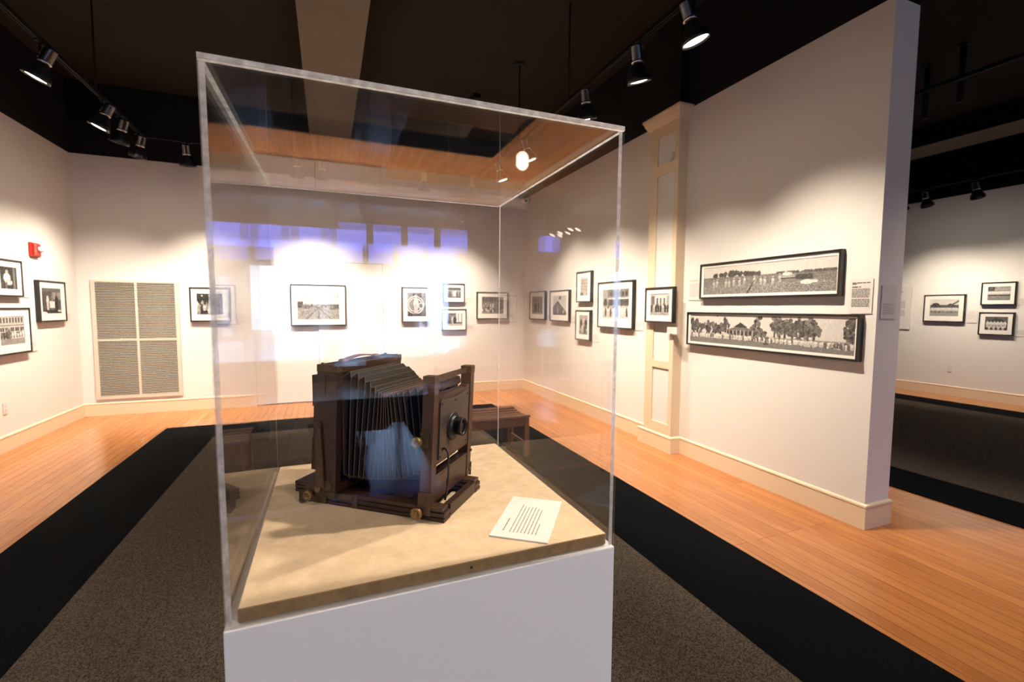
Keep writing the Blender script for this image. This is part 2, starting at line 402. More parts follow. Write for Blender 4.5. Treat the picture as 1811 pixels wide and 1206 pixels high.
# dark hanging sign by the shop front, seen only as a reflection in the case
e = empty('hanging_sign', (4.08, YS + 0.6, 2.97)); tag(e, 'dark sign with pale script hanging near the shop front behind the viewer', 'sign')
b = MB(); b.box(-0.34, 0.34, -0.015, 0.015, 0, 0.42); b.build('board', M_SIGN, e, bevel=0.003)
for xx in (-0.28, 0.28):
    b = MB(); b.cyl((xx, 0, 0.42), (xx, 0, ZC - 2.97 - 0.002), 0.004, 8); b.build('wire', M_TRACK, e)
b = MB(); b.tube([(-0.25 + 0.5 * k / 40, 0.018, 0.24 + 0.05 * math.sin(k * 1.15) * (1 if k % 9 else 1.8) + 0.04 * k / 40) for k in range(41)], 0.008, 6); b.tube([(-0.2, 0.018, 0.12), (0.05, 0.018, 0.14), (0.2, 0.018, 0.17)], 0.007, 6)
b.build('script', M_WHITEP, e)

# flush doors in the back wall
b = MB(); b.box(-0.133, 0.849, YB - 0.012, YB - 0.001, 0.012, 2.2)
d1 = struct(b.build('door_1', M_WALL, bevel=0.001), 'flush white door panel in back wall')
b = MB()
for (xa, xb, za, zb_) in ((-0.138, -0.133, 0.012, 2.2), (0.849, 0.853, 0.012, 2.2), (-0.138, 0.853, 2.2, 2.205)): b.box(xa, xb, YB - 0.006, YB - 0.0005, za, zb_)
b.box(-0.91, 0.86, YB - 0.004, YB - 0.0005, 0.0, 0.012)
b.build('gap', M_DARK, d1)

# baseboards: cap bead on a tall board
BBT, BBH = 0.016, 0.175
BBP = [(0.0, 0.0), (BBT, 0.0), (BBT, BBH - 0.026), (BBT + 0.004, BBH - 0.02), (BBT + 0.002, BBH - 0.008), (0.006, BBH), (0.0, BBH)]
def baseboard(name, path):
    b = MB(); b.sweep(path, BBP); return struct(b.build(name, M_CREAM), 'cream painted tall baseboard')
CY0, CY1, CXF = 3.733, 4.25, 3.262     # pilaster: near and far edge, front face
PX = 3.272                              # pilaster shaft face
baseboard('baseboard_left', [(XL, YB), (XL, YS)])
baseboard('baseboard_back', [(-0.911, YB), (XL, YB)])
baseboard('baseboard_back_2', [(XR, YB), (0.95, YB)])
baseboard('baseboard_right', [(XRB, YB), (XRB, YE), (XR, YE), (XR, CY0), (PX, CY0), (PX, CY1), (XR, CY1), (XR, YB)])
baseboard('baseboard_far', [(XF, YS), (XF, YB)])
for o in list(bpy.data.objects):
    if o.name == 'baseboard_back_2': o.name = 'baseboard_rear'

# pilaster with recessed panels and a crown
b = MB()
shaft_y0, shaft_y1 = CY0 + 0.01, CY1 - 0.07
zs = [0.0, 0.29, 0.875, 0.95, 2.89, 3.0, 3.277, 3.36]
py0, py1 = 3.80, 4.058
b.box(PX, XR - 0.001, shaft_y0, py0, 0, 3.40); b.box(PX, XR - 0.001, py1, shaft_y1, 0, 3.40)
for a, c in ((0.0, 0.29), (0.875, 0.95), (2.89, 3.0), (3.277, 3.40)): b.box(PX, XR - 0.001, py0, py1, a, c)
for a, c in ((0.29, 0.875), (0.95, 2.89), (3.0, 3.277)): b.box(PX + 0.012, XR - 0.001, py0, py1, a, c, 1)
CR = [(0.0, 3.36), (0.012, 3.36), (0.014, 3.385), (0.03, 3.41), (0.05, 3.45), (0.058, 3.475), (0.066, 3.48), (0.066, 3.503), (0.0, 3.503)]
b.sweep([(XR - 0.001, shaft_y1), (PX, shaft_y1), (PX, shaft_y0), (XR - 0.001, shaft_y0)][::-1], CR)
b.box(PX + 0.02, XR - 0.001, shaft_y0 + 0.03, shaft_y1 - 0.03, 3.503, ZC, 2)
struct(b.build('trim_1', [M_CREAM, M_WALL, M_BLACK], bevel=0.0), 'cream panelled pilaster with crown moulding, black above')

# ceiling beams with unpainted underside
def beam(name, x0, x1, y0, y1):
    b = MB(); b.box(x0, x1, y0, y1, 4.13, ZC, mis=[1, 0, 0, 0, 0, 0]); return struct(b.build(name, [M_BLACK, M_BEAM], fix=False), 'ceiling beam with beige underside')
beam('trim_2', -0.20, 0.40, YS + 0.01, YB - 0.01)
beam('trim_3', 8.93, 9.60, YS + 0.01, YB - 0.01)

# ------------------------------------------------------------------ carpets
def carpet(x0, x1, y0, y1, bw, label):
    t = empty('carpet', ((x0 + x1) / 2, (y0 + y1) / 2, 0))
    tag(t, label, 'carpet')
    hx, hy = (x1 - x0) / 2, (y1 - y0) / 2
    b = MB(); h = 0.009
    b.box(-hx, hx, -hy, -hy + bw, 0.0005, h); b.box(-hx, hx, hy - bw, hy, 0.0005, h)
    b.box(-hx, -hx + bw, -hy + bw, hy - bw, 0.0005, h); b.box(hx - bw, hx, -hy + bw, hy - bw, 0.0005, h)
    tag(b.build('border', M_BORDER, t), 'navy black carpet border')
    b = MB(); b.box(-hx + bw, hx - bw, -hy + bw, hy - bw, 0.0005, h)
    tag(b.build('field', M_CARPET, t), 'grey brown flecked carpet field')
    return t
carpet(-1.86, 2.355, -2.0, 6.72, 0.615, 'grey brown carpet with navy border under the display case and bench')
carpet(4.43, 9.49, -6.0, 6.72, 0.56, 'grey carpet with dark border in the room beyond the partition')
b = MB()
for (a, c, d, e) in ((-2.4, 0.287, -4.34, -2.1), (-2.4, 2.6, -6.6, -4.34), (0.88, 2.6, -4.34, -2.1)): b.box(a, c, d, e, 0.0005, 0.008)  # added unseen mat, outlined to trim the sky glare the floor sends into the case
tag(b.build('glare_mat', M_BORDER), 'added black mat behind the viewer, masking floor glare reflected in the case', 'mat')

# ------------------------------------------------------------------ track lighting
def track_run(pts, name_label, rods, z=3.5):
    t = empty('light_track', (pts[0][0], pts[0][1], z)); tag(t, name_label, 'light track')
    o = Vector((pts[0][0], pts[0][1], z)); b = MB()
    for i in range(len(pts) - 1):
        a = Vector((*pts[i], z)) - o; c = Vector((*pts[i + 1], z)) - o; d = (c - a).normalized()
        b.bar(a - d * 0.018, c + d * 0.018, 0.036, 0.02); n = Vector((-d.y, d.x, 0))
        for s in (-1, 1): b.bar(a + n * s * 0.011 - Vector((0, 0, 0.016)), c + n * s * 0.011 - Vector((0, 0, 0.016)), 0.012, 0.012)
    b.build('rail', M_TRACK, t)
    for (x, y) in rods:
        r = MB(); r.cyl((x - o.x, y - o.y, 0.008), (x - o.x, y - o.y, ZC - z - 0.001), 0.008, 10)
        r.lathe([(0.065, ZC - z - 0.03), (0.065, ZC - z - 0.012), (0.03, ZC - z - 0.0015)], 20, M=Matrix.Translation((x - o.x, y - o.y, 0)))
        r.build('rod', M_TRACK, t)
    return t
TX = -1.968; TBY = 6.79; TRX = 2.2
track_run([(TX, YS + 0.5), (TX, TBY), (TRX, TBY), (TRX, YS + 0.5)], 'black ceiling track running around the front gallery', [(TX, 5.6), (TX, 1.6), (TX, -3), (-0.37, TBY), (0.89, TBY), (2.2, 5.3), (2.2, 4.06), (2.2, 0.4), (2.2, -3)])
track_run([(5.09, YS + 0.5), (5.09, 6.5)], 'black ceiling track nearest the partition in the far room', [(5.09, 5.2), (5.09, 0.5)])
track_run([(8.95, YS + 0.5), (8.95, 6.5)], 'black ceiling track over the far wall pictures', [(8.95, 6.0), (8.95, 0.0)], z=3.46)
for (px, py, l) in ((6.72, 3.47, 'black rod hanging from far room ceiling, left of two'), (6.55, 3.06, 'black rod hanging from far room ceiling, right of two')):
    b = MB(); b.cyl((0, 0, -0.62), (0, 0, -0.002), 0.028, 12); b.lathe([(0.05, -0.02), (0.05, -0.003)], 16)
    o = b.build('ceiling_rod', M_TRACK); o.location = (px, py, ZC); tag(o, l, 'rod')

def lamp_proto():
    g = {}
    b = MB(); b.box(-0.014, 0.014, -0.055, 0.055, -0.034, -0.0225); b.cyl((0, 0, -0.034), (0, 0, -0.05), 0.014, 12); g['adapter'] = (b, M_TRACK)
    b = MB(); b.cyl((0, 0, -0.05), (0, 0, -0.125), 0.007, 10); b.cyl((0, 0, -0.125), (0.02, 0, -0.125), 0.012, 12); g['stem'] = (b, M_STEEL)
    # the following hang along local -Z from their own origin (the top of the socket)
    b = MB(); b.lathe([(0.010, 0.002), (0.040, 0.0), (0.043, -0.006), (0.041, -0.012), (0.041, -0.115), (0.036, -0.128)], 28); g['socket'] = (b, M_STEEL)
    b = MB(); b.lathe([(0.041, -0.098), (0.0445, -0.101), (0.0445, -0.116), (0.040, -0.119)], 28, cap=False); g['band'] = (b, M_CHROME)
    b = MB(); pr_ = [(0.034, -0.118), (0.042, -0.13), (0.05, -0.15), (0.066, -0.18), (0.08, -0.205), (0.0865, -0.232), (0.0875, -0.25)]
    b.lathe(pr_ + [(0.084, -0.25)] + [(r - 0.0035, z) for r, z in reversed(pr_[:-1])], 32, cap=False); g['shade'] = (b, M_SHADE)
    b = MB(); b.lathe([(0.03, -0.165), (0.06, -0.2), (0.078, -0.232), (0.076, -0.237), (0.05, -0.243), (0.02, -0.246), (0.0001, -0.2465)], 28, cap=False); g['bulb'] = (b, M_BULB)
    return g
_P = {k: (bb.build(k, mm).data, mm) for k, (bb, mm) in lamp_proto().items()}
for o in list(COL.objects):
    if o.type == 'MESH' and o.data in [d for d, _ in _P.values()]: bpy.data.objects.remove(o)

def track_lamp(x, y, z, side, tilt, yaw, label, group, watts=1.0, track_dir='y', cone=86):
    """side: unit plan vector toward what it lights; tilt from straight down"""
    ang = math.atan2(side[1], side[0])
    t = empty('track_spotlight', (x, y, z), ang); tag(t, label, 'spotlight', group)
    def part(k, loc=(0, 0, 0), rot=(0, 0, 0), parent=t):
        o = bpy.data.objects.new(k, _P[k][0]); COL.objects.link(o); o.parent = parent; o.location = loc; o.rotation_euler = rot; return o
    a = part('adapter'); a.rotation_euler = (0, 0, 0 if abs(side[0]) > 0.5 else 0)
    if abs(math.sin(ang)) > 0.5 and track_dir == 'y' or abs(math.cos(ang)) > 0.5 and track_dir == 'x': a.rotation_euler = (0, 0, PI / 2)
    part('stem')
    # local +X is toward the wall; the socket sits on the room side of the stem
    R = Matrix.Rotation(yaw, 3, 'Z') @ Matrix.Rotation(-tilt, 3, 'Y')
    axis = R @ Vector((0, 0, -1))
    top = Vector((-0.046 * math.cos(tilt) + 0.0, 0, -0.125)) - axis * 0.062 + Vector((0.0, 0, 0))
    e = R.to_euler()
    s = part('socket', top, e)
    for k in ('band', 'shade', 'bulb'):
        o = part(k, top, e)
    l = bpy.data.lights.new('spot', 'SPOT'); l.energy = SPOT_WATTS * watts; l.color = SPOT_COLOR; l.spot_size = math.radians(cone); l.spot_blend = 1.0; l.shadow_soft_size = 0.05
    lo = bpy.data.objects.new('spot', l); COL.objects.link(lo); lo.parent = t; lo.location = top + axis * 0.262; lo.rotation_euler = e
    return t
GL = 'track spotlights lighting the left wall'
GB = 'track spotlights lighting the back wall'
GR = 'track spotlights lighting the right wall'
GF = 'track spotlights in the far room'
GV = 'track spotlights behind the viewer'
D = math.radians
for y, l in ((4.68, 'lit black track spotlight at upper left, nearest of the left row'), (5.71, 'lit black track spotlight, second of the left row'),
             (6.13, 'black track spotlight third in the left row, seen from behind its shade'), (6.63, 'black track spotlight at the far end of the left row')):
    track_lamp(TX, y, 3.5, (-1, 0) if y < 6 else (-0.75, 0.66), D(25), 0, l, GL, 0.95, cone=85)
for x, l in ((-1.54, 'black track spotlight above the framed photo left of the display case'), (-0.33, 'left one of a close pair of spotlights behind the case top'),
             (-0.03, 'right one of a close pair of spotlights behind the case top'), (1.33, 'spotlight behind the middle of the case top'), (2.05, 'spotlight behind the case top, right end of back track')):
    track_lamp(x, TBY, 3.5, (0, 1), D(20), 0, l, GB, 1.25, cone=85, track_dir='x')
for y, l, tl, sd in ((2.42, 'lit black track spotlight nearest the camera at upper right', 20, (0.97, -0.2)), (2.98, 'black track spotlight with thin lit rim, second of the right row', 19, (0.85, 0.5)),
             (3.72, 'black track spotlight third in the right row, just above the case', 19, (0.75, 0.65)), (5.0, 'spotlight on the right track hidden behind the case top', 20, (1, 0)), (5.9, 'spotlight on the right track deep behind the case top', 20, (1, 0))):
    track_lamp(TRX, y, 3.5, sd, D(tl), 0, l, GR, {2.42: 1.15, 2.98: 0.9, 3.72: 0.95}.get(y, 1.15), cone=85)
for y, l in ((3.9, 'black spotlight in the far room with unlit side showing'), (4.52, 'lit spotlight in the far room, shade opening toward the partition'), (4.86, 'spotlight in the far room half hidden by the partition end')):
    track_lamp(8.95, y, 3.46, (1, 0), D(26), 0, l, GF, 0.42)
for y in (2.0, 0.5): track_lamp(8.95, y, 3.46, (1, 0), D(26), 0, 'black track spotlight outside the view', GV, 0.42)
for y in (3.5, 1.2, -1.5): track_lamp(5.09, y, 3.5, (-1, 0), D(24), 0, 'black track spotlight outside the view', GV, 0.7)
for y in (-7.5, -8.0, -8.4): track_lamp(5.09, y, 3.5, (-1, 0), D(30), 0, 'black track spotlight outside the view', GV, 0.5)
for x, s, ys in ((TX, -1, (3.3, 1.8, 0.2, -2.0, -4.5, -7.65)), (TRX, 1, (-6.9, -8.1))):
    for y in ys: track_lamp(x, y, 3.5, (s, 0), D(23), 0, 'black track spotlight outside the view', GV, 0.38)
# two that are turned to the display case
track_lamp(TRX, -3.73, 3.5, (-0.43, 0.90), D(64), 0, 'black track spotlight outside the view', GV, 1.85, cone=60)
track_lamp(TRX, 0.75, 3.5, (-0.96, 0.28), D(46), 0, 'black track spotlight outside the view', GV, 1.3, cone=62)
track_lamp(TX, 0.9, 3.5, (1, 0.2), D(46), 0, 'black track spotlight outside the view', GV, 0.4, cone=62)
track_lamp(TRX, 1.75, 3.5, (-1, -0.25), D(44), 0, 'black track spotlight outside the view', GV, 0.85, cone=62)

b = MB(); b.box(-0.05, 0.05, -0.035, 0.035, -0.055, -0.002); b.cyl((0.03, 0, -0.03), (-0.09, 0, -0.06), 0.018, 12); b.cyl((-0.09, 0, -0.05), (-0.09, 0, -0.11), 0.01, 8)
o = b.build('ceiling_sensor', M_TRACK); o.location = (1.96, 6.26, ZC); tag(o, 'small black fixture on the dark ceiling above the case', 'sensor')

# ------------------------------------------------------------------ framed photographs
def painter(h, w_, fn, seed):
    rng = np.random.default_rng(seed)
    yy, xx = np.mgrid[0:h, 0:w_]; X = xx / (w_ - 1); Y = 1 - yy / (h - 1)
    class C: pass
    c = C(); c.X, c.Y, c.rng, c.asp = X, Y, rng, w_ / h; c.img = np.full((h, w_), 0.5)
    def noise(s):
        g = rng.random((max(2, int(s)), max(2, int(s * c.asp)))); gy = Y * (g.shape[0] - 1); gx = X * (g.shape[1] - 1)
        i, j = np.minimum(gy.astype(int), g.shape[0] - 2), np.minimum(gx.astype(int), g.shape[1] - 2); fy, fx = gy - i, gx - j
        return g[i, j] * (1 - fy) * (1 - fx) + g[i + 1, j] * fy * (1 - fx) + g[i, j + 1] * (1 - fy) * fx + g[i + 1, j + 1] * fy * fx
    c.noise = noise
    def paint(mask, v, t=0.12, s=24):
        c.img = np.where(mask, np.clip(v + t * (noise(s) - 0.5) * 2, 0, 1), c.img)
    c.paint = paint
    c.rect = lambda x0, x1, y0, y1, v, t=0.06: paint((X >= x0) & (X <= x1) & (Y >= y0) & (Y <= y1), v, t)
    c.ell = lambda x, y, rx, ry, v, t=0.08: paint(((X - x) / rx) ** 2 + ((Y - y) / ry) ** 2 < 1, v, t)
    def person(x, y, hgt, body, head=0.55, wd=0.2, hat=None):
        a = hgt / c.asp
        c.ell(x, y + hgt * 0.55, a * wd, hgt * 0.32, body); c.rect(x - a * wd * 0.8, x + a * wd * 0.8, y, y + hgt * 0.5, body * 0.85)
        c.ell(x, y + hgt * 0.93, a * 0.085, hgt * 0.085, head)
        if hat is not None: c.ell(x, y + hgt * 1.0, a * 0.13, hgt * 0.035, hat)
    c.person = person
    def tree(x, y, r, hgt, v=0.22):
        a = 1 / c.asp
        c.rect(x - 0.012 * a * 3, x + 0.012 * a * 3, y - hgt * 0.6, y, v * 0.7)
        for k in range(16): c.ell(x + rng.normal(0, r * 0.5) * a, y + rng.normal(0, hgt * 0.22), r * a * rng.uniform(0.25, 0.5), hgt * rng.uniform(0.1, 0.2), v + rng.uniform(-0.08, 0.12), 0.14)
    c.tree = tree
    fn(c)
    return np.clip(c.img + (c.noise(h * 0.9) - 0.5) * 0.06, 0.02, 0.97)

def p_seated(c):
    c.rect(0, 1, 0, 1, 0.12, 0.12); c.rect(0.78, 0.9, 0, 1, 0.38); c.ell(0.42, 0.5, 0.2, 0.22, 0.9); c.ell(0.42, 0.78, 0.08, 0.085, 0.6); c.ell(0.5, 0.3, 0.22, 0.13, 0.62); c.rect(0.42, 0.7, 0.22, 0.34, 0.8); c.rect(0.3, 0.42, 0, 0.3, 0.3); c.rect(0.0, 0.2, 0.0, 0.3, 0.22)
def p_facade(c):
    c.rect(0, 1, 0, 1, 0.7, 0.08)
    for k in range(8): c.rect(0.04 + k * 0.12, 0.1 + k * 0.12, 0.76, 0.95, 0.2)
    c.rect(0, 1, 0.66, 0.7, 0.35); c.rect(0, 1, 0.7, 0.72, 0.85)
    for k in range(5): c.rect(0.03 + k * 0.2, 0.17 + k * 0.2, 0.46, 0.6, 0.14); c.rect(0.095 + k * 0.2, 0.11 + k * 0.2, 0.46, 0.6, 0.7)
    c.rect(0, 1, 0.24, 0.44, 0.3, 0.3)
    for k in range(9): c.person(0.06 + k * 0.11, 0.2, 0.22 + 0.05 * (k % 3), c.rng.choice([0.2, 0.9, 0.7, 0.3]))
    c.person(0.36, 0.2, 0.42, 0.35, 0.7); c.rect(0, 1, 0, 0.2, 0.5, 0.08)
def p_three(c):
    c.rect(0, 1, 0, 1, 0.2, 0.1); c.rect(0.55, 1, 0.55, 0.85, 0.5); c.rect(0, 1, 0.86, 1, 0.3)
    c.person(0.3, 0.12, 0.68, 0.82, 0.25, 0.13); c.person(0.52, 0.1, 0.7, 0.35, 0.3, 0.16); c.rect(0.4, 0.66, 0.22, 0.48, 0.86); c.person(0.77, 0.12, 0.7, 0.1, 0.3, 0.17); c.rect(0, 1, 0, 0.14, 0.12, 0.15); c.ell(0.9, 0.1, 0.1, 0.04, 0.8); c.ell(0.1, 0.02, 0.16, 0.05, 0.85)
def p_crowd_dark(c):
    c.rect(0, 1, 0, 1, 0.14, 0.12)
    for k in range(26): c.person(c.rng.random(), 0.45 - 0.018 * k, 0.3, c.rng.choice([0.15, 0.85, 0.6, 0.9, 0.25]), 0.6)
    for k in range(3): c.ell(0.2 + 0.3 * k, 0.9, 0.03, 0.04, 0.9)
    c.rect(0.6, 0.75, 0, 0.5, 0.12, 0.06)
def p_street(c):
    c.rect(0, 1, 0, 1, 0.92, 0.03); c.rect(0, 1, 0.38, 0.56, 0.45, 0.25)
    c.paint(c.Y < 0.42, 0.55, 0.14, 40)
    for k in range(7):
        x = 0.5 + (k - 3) * 0.22; m = np.abs((c.X - 0.5) - (x - 0.5) * (0.42 - c.Y) / 0.42 * 1.4) < 0.012 + 0.02 * (0.42 - c.Y); c.paint(m & (c.Y < 0.42), 0.38)
    c.rect(0.0, 0.14, 0.42, 0.66, 0.25, 0.2); c.rect(0.1, 0.3, 0.4, 0.52, 0.4, 0.2); c.rect(0.72, 1, 0.36, 0.56, 0.35, 0.25)
    for x, t in ((0.19, 0.9), (0.33, 0.8), (0.88, 0.92), (0.97, 1.0), (0.8, 0.7)): c.rect(x - 0.006, x + 0.006, 0.4, t, 0.3)
    c.rect(0.16, 0.22, 0.86, 0.88, 0.3); c.rect(0.84, 1, 0.84, 0.86, 0.4)
def p_wheel(c):
    c.rect(0, 1, 0, 1, 0.25, 0.2); c.rect(0, 0.3, 0.2, 1, 0.5); c.rect(0.75, 1, 0.45, 1, 0.4, 0.2)
    for r in (0.36, 0.28): m = np.abs(np.hypot((c.X - 0.42) * 0.8, c.Y - 0.48) - r) < 0.018; c.paint(m, 0.85)
    c.person(0.45, 0.1, 0.8, 0.8, 0.7, 0.14); c.ell(0.72, 0.45, 0.14, 0.14, 0.75); c.ell(0.72, 0.45, 0.09, 0.09, 0.25); c.rect(0, 1, 0, 0.12, 0.2, 0.15)
def p_group_light(c):
    c.rect(0, 1, 0, 1, 0.75, 0.08); c.rect(0, 1, 0.75, 1, 0.25, 0.15)
    for k in range(9): c.person(0.07 + k * 0.11, 0.12, 0.6 + 0.06 * (k % 2), c.rng.choice([0.3, 0.9, 0.2, 0.55]), 0.4)
    c.rect(0, 1, 0, 0.14, 0.3, 0.2)
def p_doorway(c):
    c.rect(0, 1, 0, 1, 0.3, 0.2); c.rect(0.6, 0.95, 0.3, 1, 0.9); c.rect(0.72, 0.78, 0.3, 1, 0.6)
    for x, v in ((0.15, 0.15), (0.28, 0.35), (0.42, 0.8), (0.52, 0.12)): c.person(x, 0.1, 0.72, v, 0.55)
    c.rect(0, 1, 0, 0.16, 0.66, 0.12)
def p_room(c):
    c.rect(0, 1, 0, 1, 0.4, 0.1); c.rect(0, 1, 0.7, 1, 0.3, 0.06)
    for k in range(8): c.rect(0.02 + k * 0.13, 0.03 + k * 0.13, 0.5, 1, 0.6)
    for k in range(46): c.person(c.rng.random(), 0.42 - 0.009 * k, 0.22, c.rng.choice([0.12, 0.85, 0.5, 0.9, 0.2]), 0.7)
    c.rect(0, 0.3, 0, 0.14, 0.5)
def p_porch(c):
    c.rect(0, 1, 0, 1, 0.35, 0.15)
    for k in range(5): c.rect(0.08 + 0.2 * k, 0.14 + 0.2 * k, 0.2, 1, 0.65)
    c.person(0.35, 0.1, 0.6, 0.12, 0.5); c.person(0.6, 0.1, 0.64, 0.2, 0.5); c.rect(0, 1, 0, 0.12, 0.5, 0.15); c.rect(0, 1, 0.85, 1, 0.55)
def p_gable(c):
    c.rect(0, 1, 0, 1, 0.78, 0.04); c.paint(c.Y < 0.72 - np.abs(c.X - 0.35) * 0.95, 0.32, 0.12)
    c.paint(np.abs(c.Y - (0.72 - np.abs(c.X - 0.35) * 0.95)) < 0.02, 0.12); c.rect(0.3, 0.42, 0.0, 0.5, 0.5); c.rect(0.44, 0.6, 0.8, 0.98, 0.3, 0.2); c.person(0.78, 0.0, 0.3, 0.85); c.rect(0, 1, 0, 0.06, 0.2)
def p_tower(c):
    c.rect(0, 1, 0, 1, 0.85, 0.03); c.rect(0.1, 0.9, 0.2, 0.9, 0.66, 0.12)
    for k in range(4):
        for j in range(4): c.rect(0.16 + k * 0.2, 0.24 + k * 0.2, 0.3 + j * 0.16, 0.38 + j * 0.16, 0.35)
    for k in range(9): c.person(0.08 + 0.1 * k, 0.04, 0.2, c.rng.choice([0.2, 0.9, 0.5]))
def p_family(c):
    c.rect(0, 1, 0, 1, 0.62, 0.12); c.rect(0, 1, 0, 0.2, 0.4)
    for x, y, h in ((0.25, 0.3, 0.55), (0.5, 0.34, 0.58), (0.75, 0.3, 0.56), (0.35, 0.08, 0.45), (0.65, 0.06, 0.46)): c.person(x, y, h, c.rng.choice([0.15, 0.88, 0.75]), 0.5, 0.24)
def p_church(c):
    c.rect(0, 1, 0, 1, 0.55, 0.1); c.rect(0.0, 0.2, 0, 1, 0.62, 0.08); c.rect(0.2, 1, 0.72, 1, 0.45, 0.08)
    for k in range(6): c.rect(0.26 + k * 0.12, 0.34 + k * 0.12, 0.76, 0.92, 0.22)
    c.rect(0.2, 1, 0.66, 0.71, 0.8); c.rect(0.24, 1, 0.34, 0.66, 0.25, 0.15); c.ell(0.1, 0.5, 0.07, 0.2, 0.12); c.rect(0.03, 0.17, 0.25, 0.5, 0.12)
    for r in range(2):
        for k in range(15): c.person(0.03 + k * 0.067 + r * 0.02, 0.14 - 0.08 * r, 0.34, 0.9 if c.rng.random() < 0.8 else 0.25, 0.4, 0.17)
    c.rect(0, 1, 0, 0.06, 0.72)
def p_stoop(c):
    c.rect(0, 1, 0, 1, 0.6, 0.1); c.rect(0.2, 0.85, 0.35, 0.9, 0.85, 0.04); c.rect(0.04, 0.22, 0.3, 0.95, 0.35)
    for k in range(3): c.rect(0.32 + k * 0.18, 0.4 + k * 0.18, 0.4, 0.8, 0.3)
    for k in range(8): c.person(0.06 + k * 0.12, 0.16, 0.38, c.rng.choice([0.1, 0.15, 0.75, 0.2]), 0.5)
    c.rect(0, 1, 0, 0.16, 0.6, 0.16); c.rect(0, 1, 0.9, 1, 0.75)
def p_field(c):
    c.rect(0, 1, 0, 1, 0.80, 0.03); c.paint(c.Y < 0.62, 0.42, 0.16, 60); c.paint(c.Y < 0.34, 0.46, 0.3, 90)
    for k in range(60):
        x = c.rng.uniform(0.08, 0.49); c.ell(x, 0.66 + 0.1 * math.exp(-((x - 0.27) / 0.12) ** 2) * c.rng.random(), 0.012, c.rng.uniform(0.05, 0.1), 0.24, 0.1)
    for k in range(50): c.ell(c.rng.uniform(0.62, 1.0), 0.62, 0.012, c.rng.uniform(0.02, 0.05), 0.3, 0.1)
    for x in (0.1, 0.13, 0.21, 0.24, 0.28, 0.33, 0.37, 0.45, 0.5, 0.53, 0.59, 0.64): c.person(x, 0.22 + c.rng.random() * 0.12, 0.26, 0.74, 0.35, 0.2, 0.9)
    c.paint(np.abs(c.X - (0.4 + (c.Y - 0.05) * 0.13)) < 0.018 * (0.55 - c.Y), 0.22)
    c.rect(0.645, 0.74, 0.44, 0.56, 0.6); c.ell(0.69, 0.58, 0.035, 0.05, 0.85); c.rect(0.645, 0.75, 0.42, 0.45, 0.2)
    for k in range(8): c.ell(0.76 + 0.012 * k, 0.46, 0.012, 0.08, 0.22)
    c.ell(0.82, 0.3, 0.04, 0.07, 0.88); c.ell(0.86, 0.31, 0.03, 0.05, 0.85)
def p_house(c):
    c.rect(0, 1, 0, 1, 0.82, 0.03); c.paint(c.Y < 0.2, 0.42, 0.07, 50); c.paint((c.X > 0.6) & (c.Y < 0.34) & (c.Y > 0.2), 0.55, 0.1)
    for x, y, r, h in ((0.03, 0.66, 0.22, 0.62), (0.09, 0.55, 0.16, 0.5), (0.14, 0.6, 0.15, 0.55), (0.19, 0.62, 0.14, 0.55), (0.24, 0.62, 0.2, 0.62), (0.28, 0.7, 0.12, 0.5), (0.5, 0.6, 0.2, 0.6), (0.47, 0.45, 0.2, 0.4), (0.53, 0.4, 0.2, 0.35)): c.tree(x, y, r * 1.0, h, 0.26)
    for x in (0.6, 0.63, 0.66, 0.7, 0.74, 0.78, 0.81): c.tree(x, 0.72 - 0.1 * c.rng.random(), 0.2, 0.6, 0.3); c.rect(x - 0.002, x + 0.002, 0.3, 0.75, 0.25)
    for x, y in ((0.98, 0.75), (0.985, 0.5), (0.97, 0.6), (0.99, 0.9)): c.tree(x, y, 0.14, 0.4, 0.28)
    c.rect(0.29, 0.48, 0.26, 0.52, 0.22, 0.1); c.paint((c.Y > 0.5) & (c.Y < 0.66 - np.abs(c.X - 0.385) * 1.35), 0.38, 0.06)
    c.paint((c.Y > 0.62) & (c.Y < 0.78 - np.abs(c.X - 0.385) * 3.4), 0.16, 0.05)
    for k in range(7): c.rect(0.305 + 0.026 * k, 0.311 + 0.026 * k, 0.26, 0.52, 0.72)
    for k in range(190):
        x = c.rng.random(); y = 0.2 + 0.05 * c.rng.random() - max(0, x - 0.3) * 0.08; c.person(x, y - 0.02, 0.17, c.rng.choice([0.9, 0.85, 0.8, 0.35]), 0.45, 0.22)
def p_lawn(c):
    c.rect(0, 1, 0, 1, 0.85, 0.03); c.rect(0, 1, 0.42, 0.66, 0.3, 0.2); c.ell(0.2, 0.64, 0.14, 0.14, 0.2, 0.15); c.ell(0.72, 0.62, 0.1, 0.12, 0.24, 0.15); c.paint((np.abs(c.Y - (0.5 + (c.X - 0.6) * 1.0)) < 0.05) & (c.X > 0.62), 0.3)
    c.rect(0, 1, 0, 0.44, 0.55, 0.06)
    for k in range(18): c.person(0.06 + k * 0.052, 0.22, 0.32, 0.85, 0.4, 0.17); c.rect(0.045 + k * 0.052, 0.075 + k * 0.052, 0.2, 0.3, 0.15)
def p_row(c):
    c.rect(0, 1, 0, 1, 0.6, 0.12); c.rect(0, 0.3, 0.7, 1, 0.25, 0.2); c.rect(0, 1, 0, 0.5, 0.5, 0.12)
    for k in range(16): c.person(0.06 + k * 0.058, 0.36, 0.34, 0.9, 0.4, 0.2)
    c.rect(0, 1, 0.32, 0.42, 0.2, 0.2); c.rect(0, 1, 0.05, 0.1, 0.3)
def p_team(c):
    c.rect(0, 1, 0, 1, 0.18, 0.08); c.paint(c.Y > 0.9 - np.abs(c.X - 0.5) * 0.6, 0.3, 0.1)
    for k in range(6): c.person(0.12 + k * 0.15, 0.2, 0.5, 0.88, 0.4, 0.2)
    for k in range(4): c.person(0.2 + k * 0.2, 0.02, 0.3, 0.85, 0.4, 0.26)

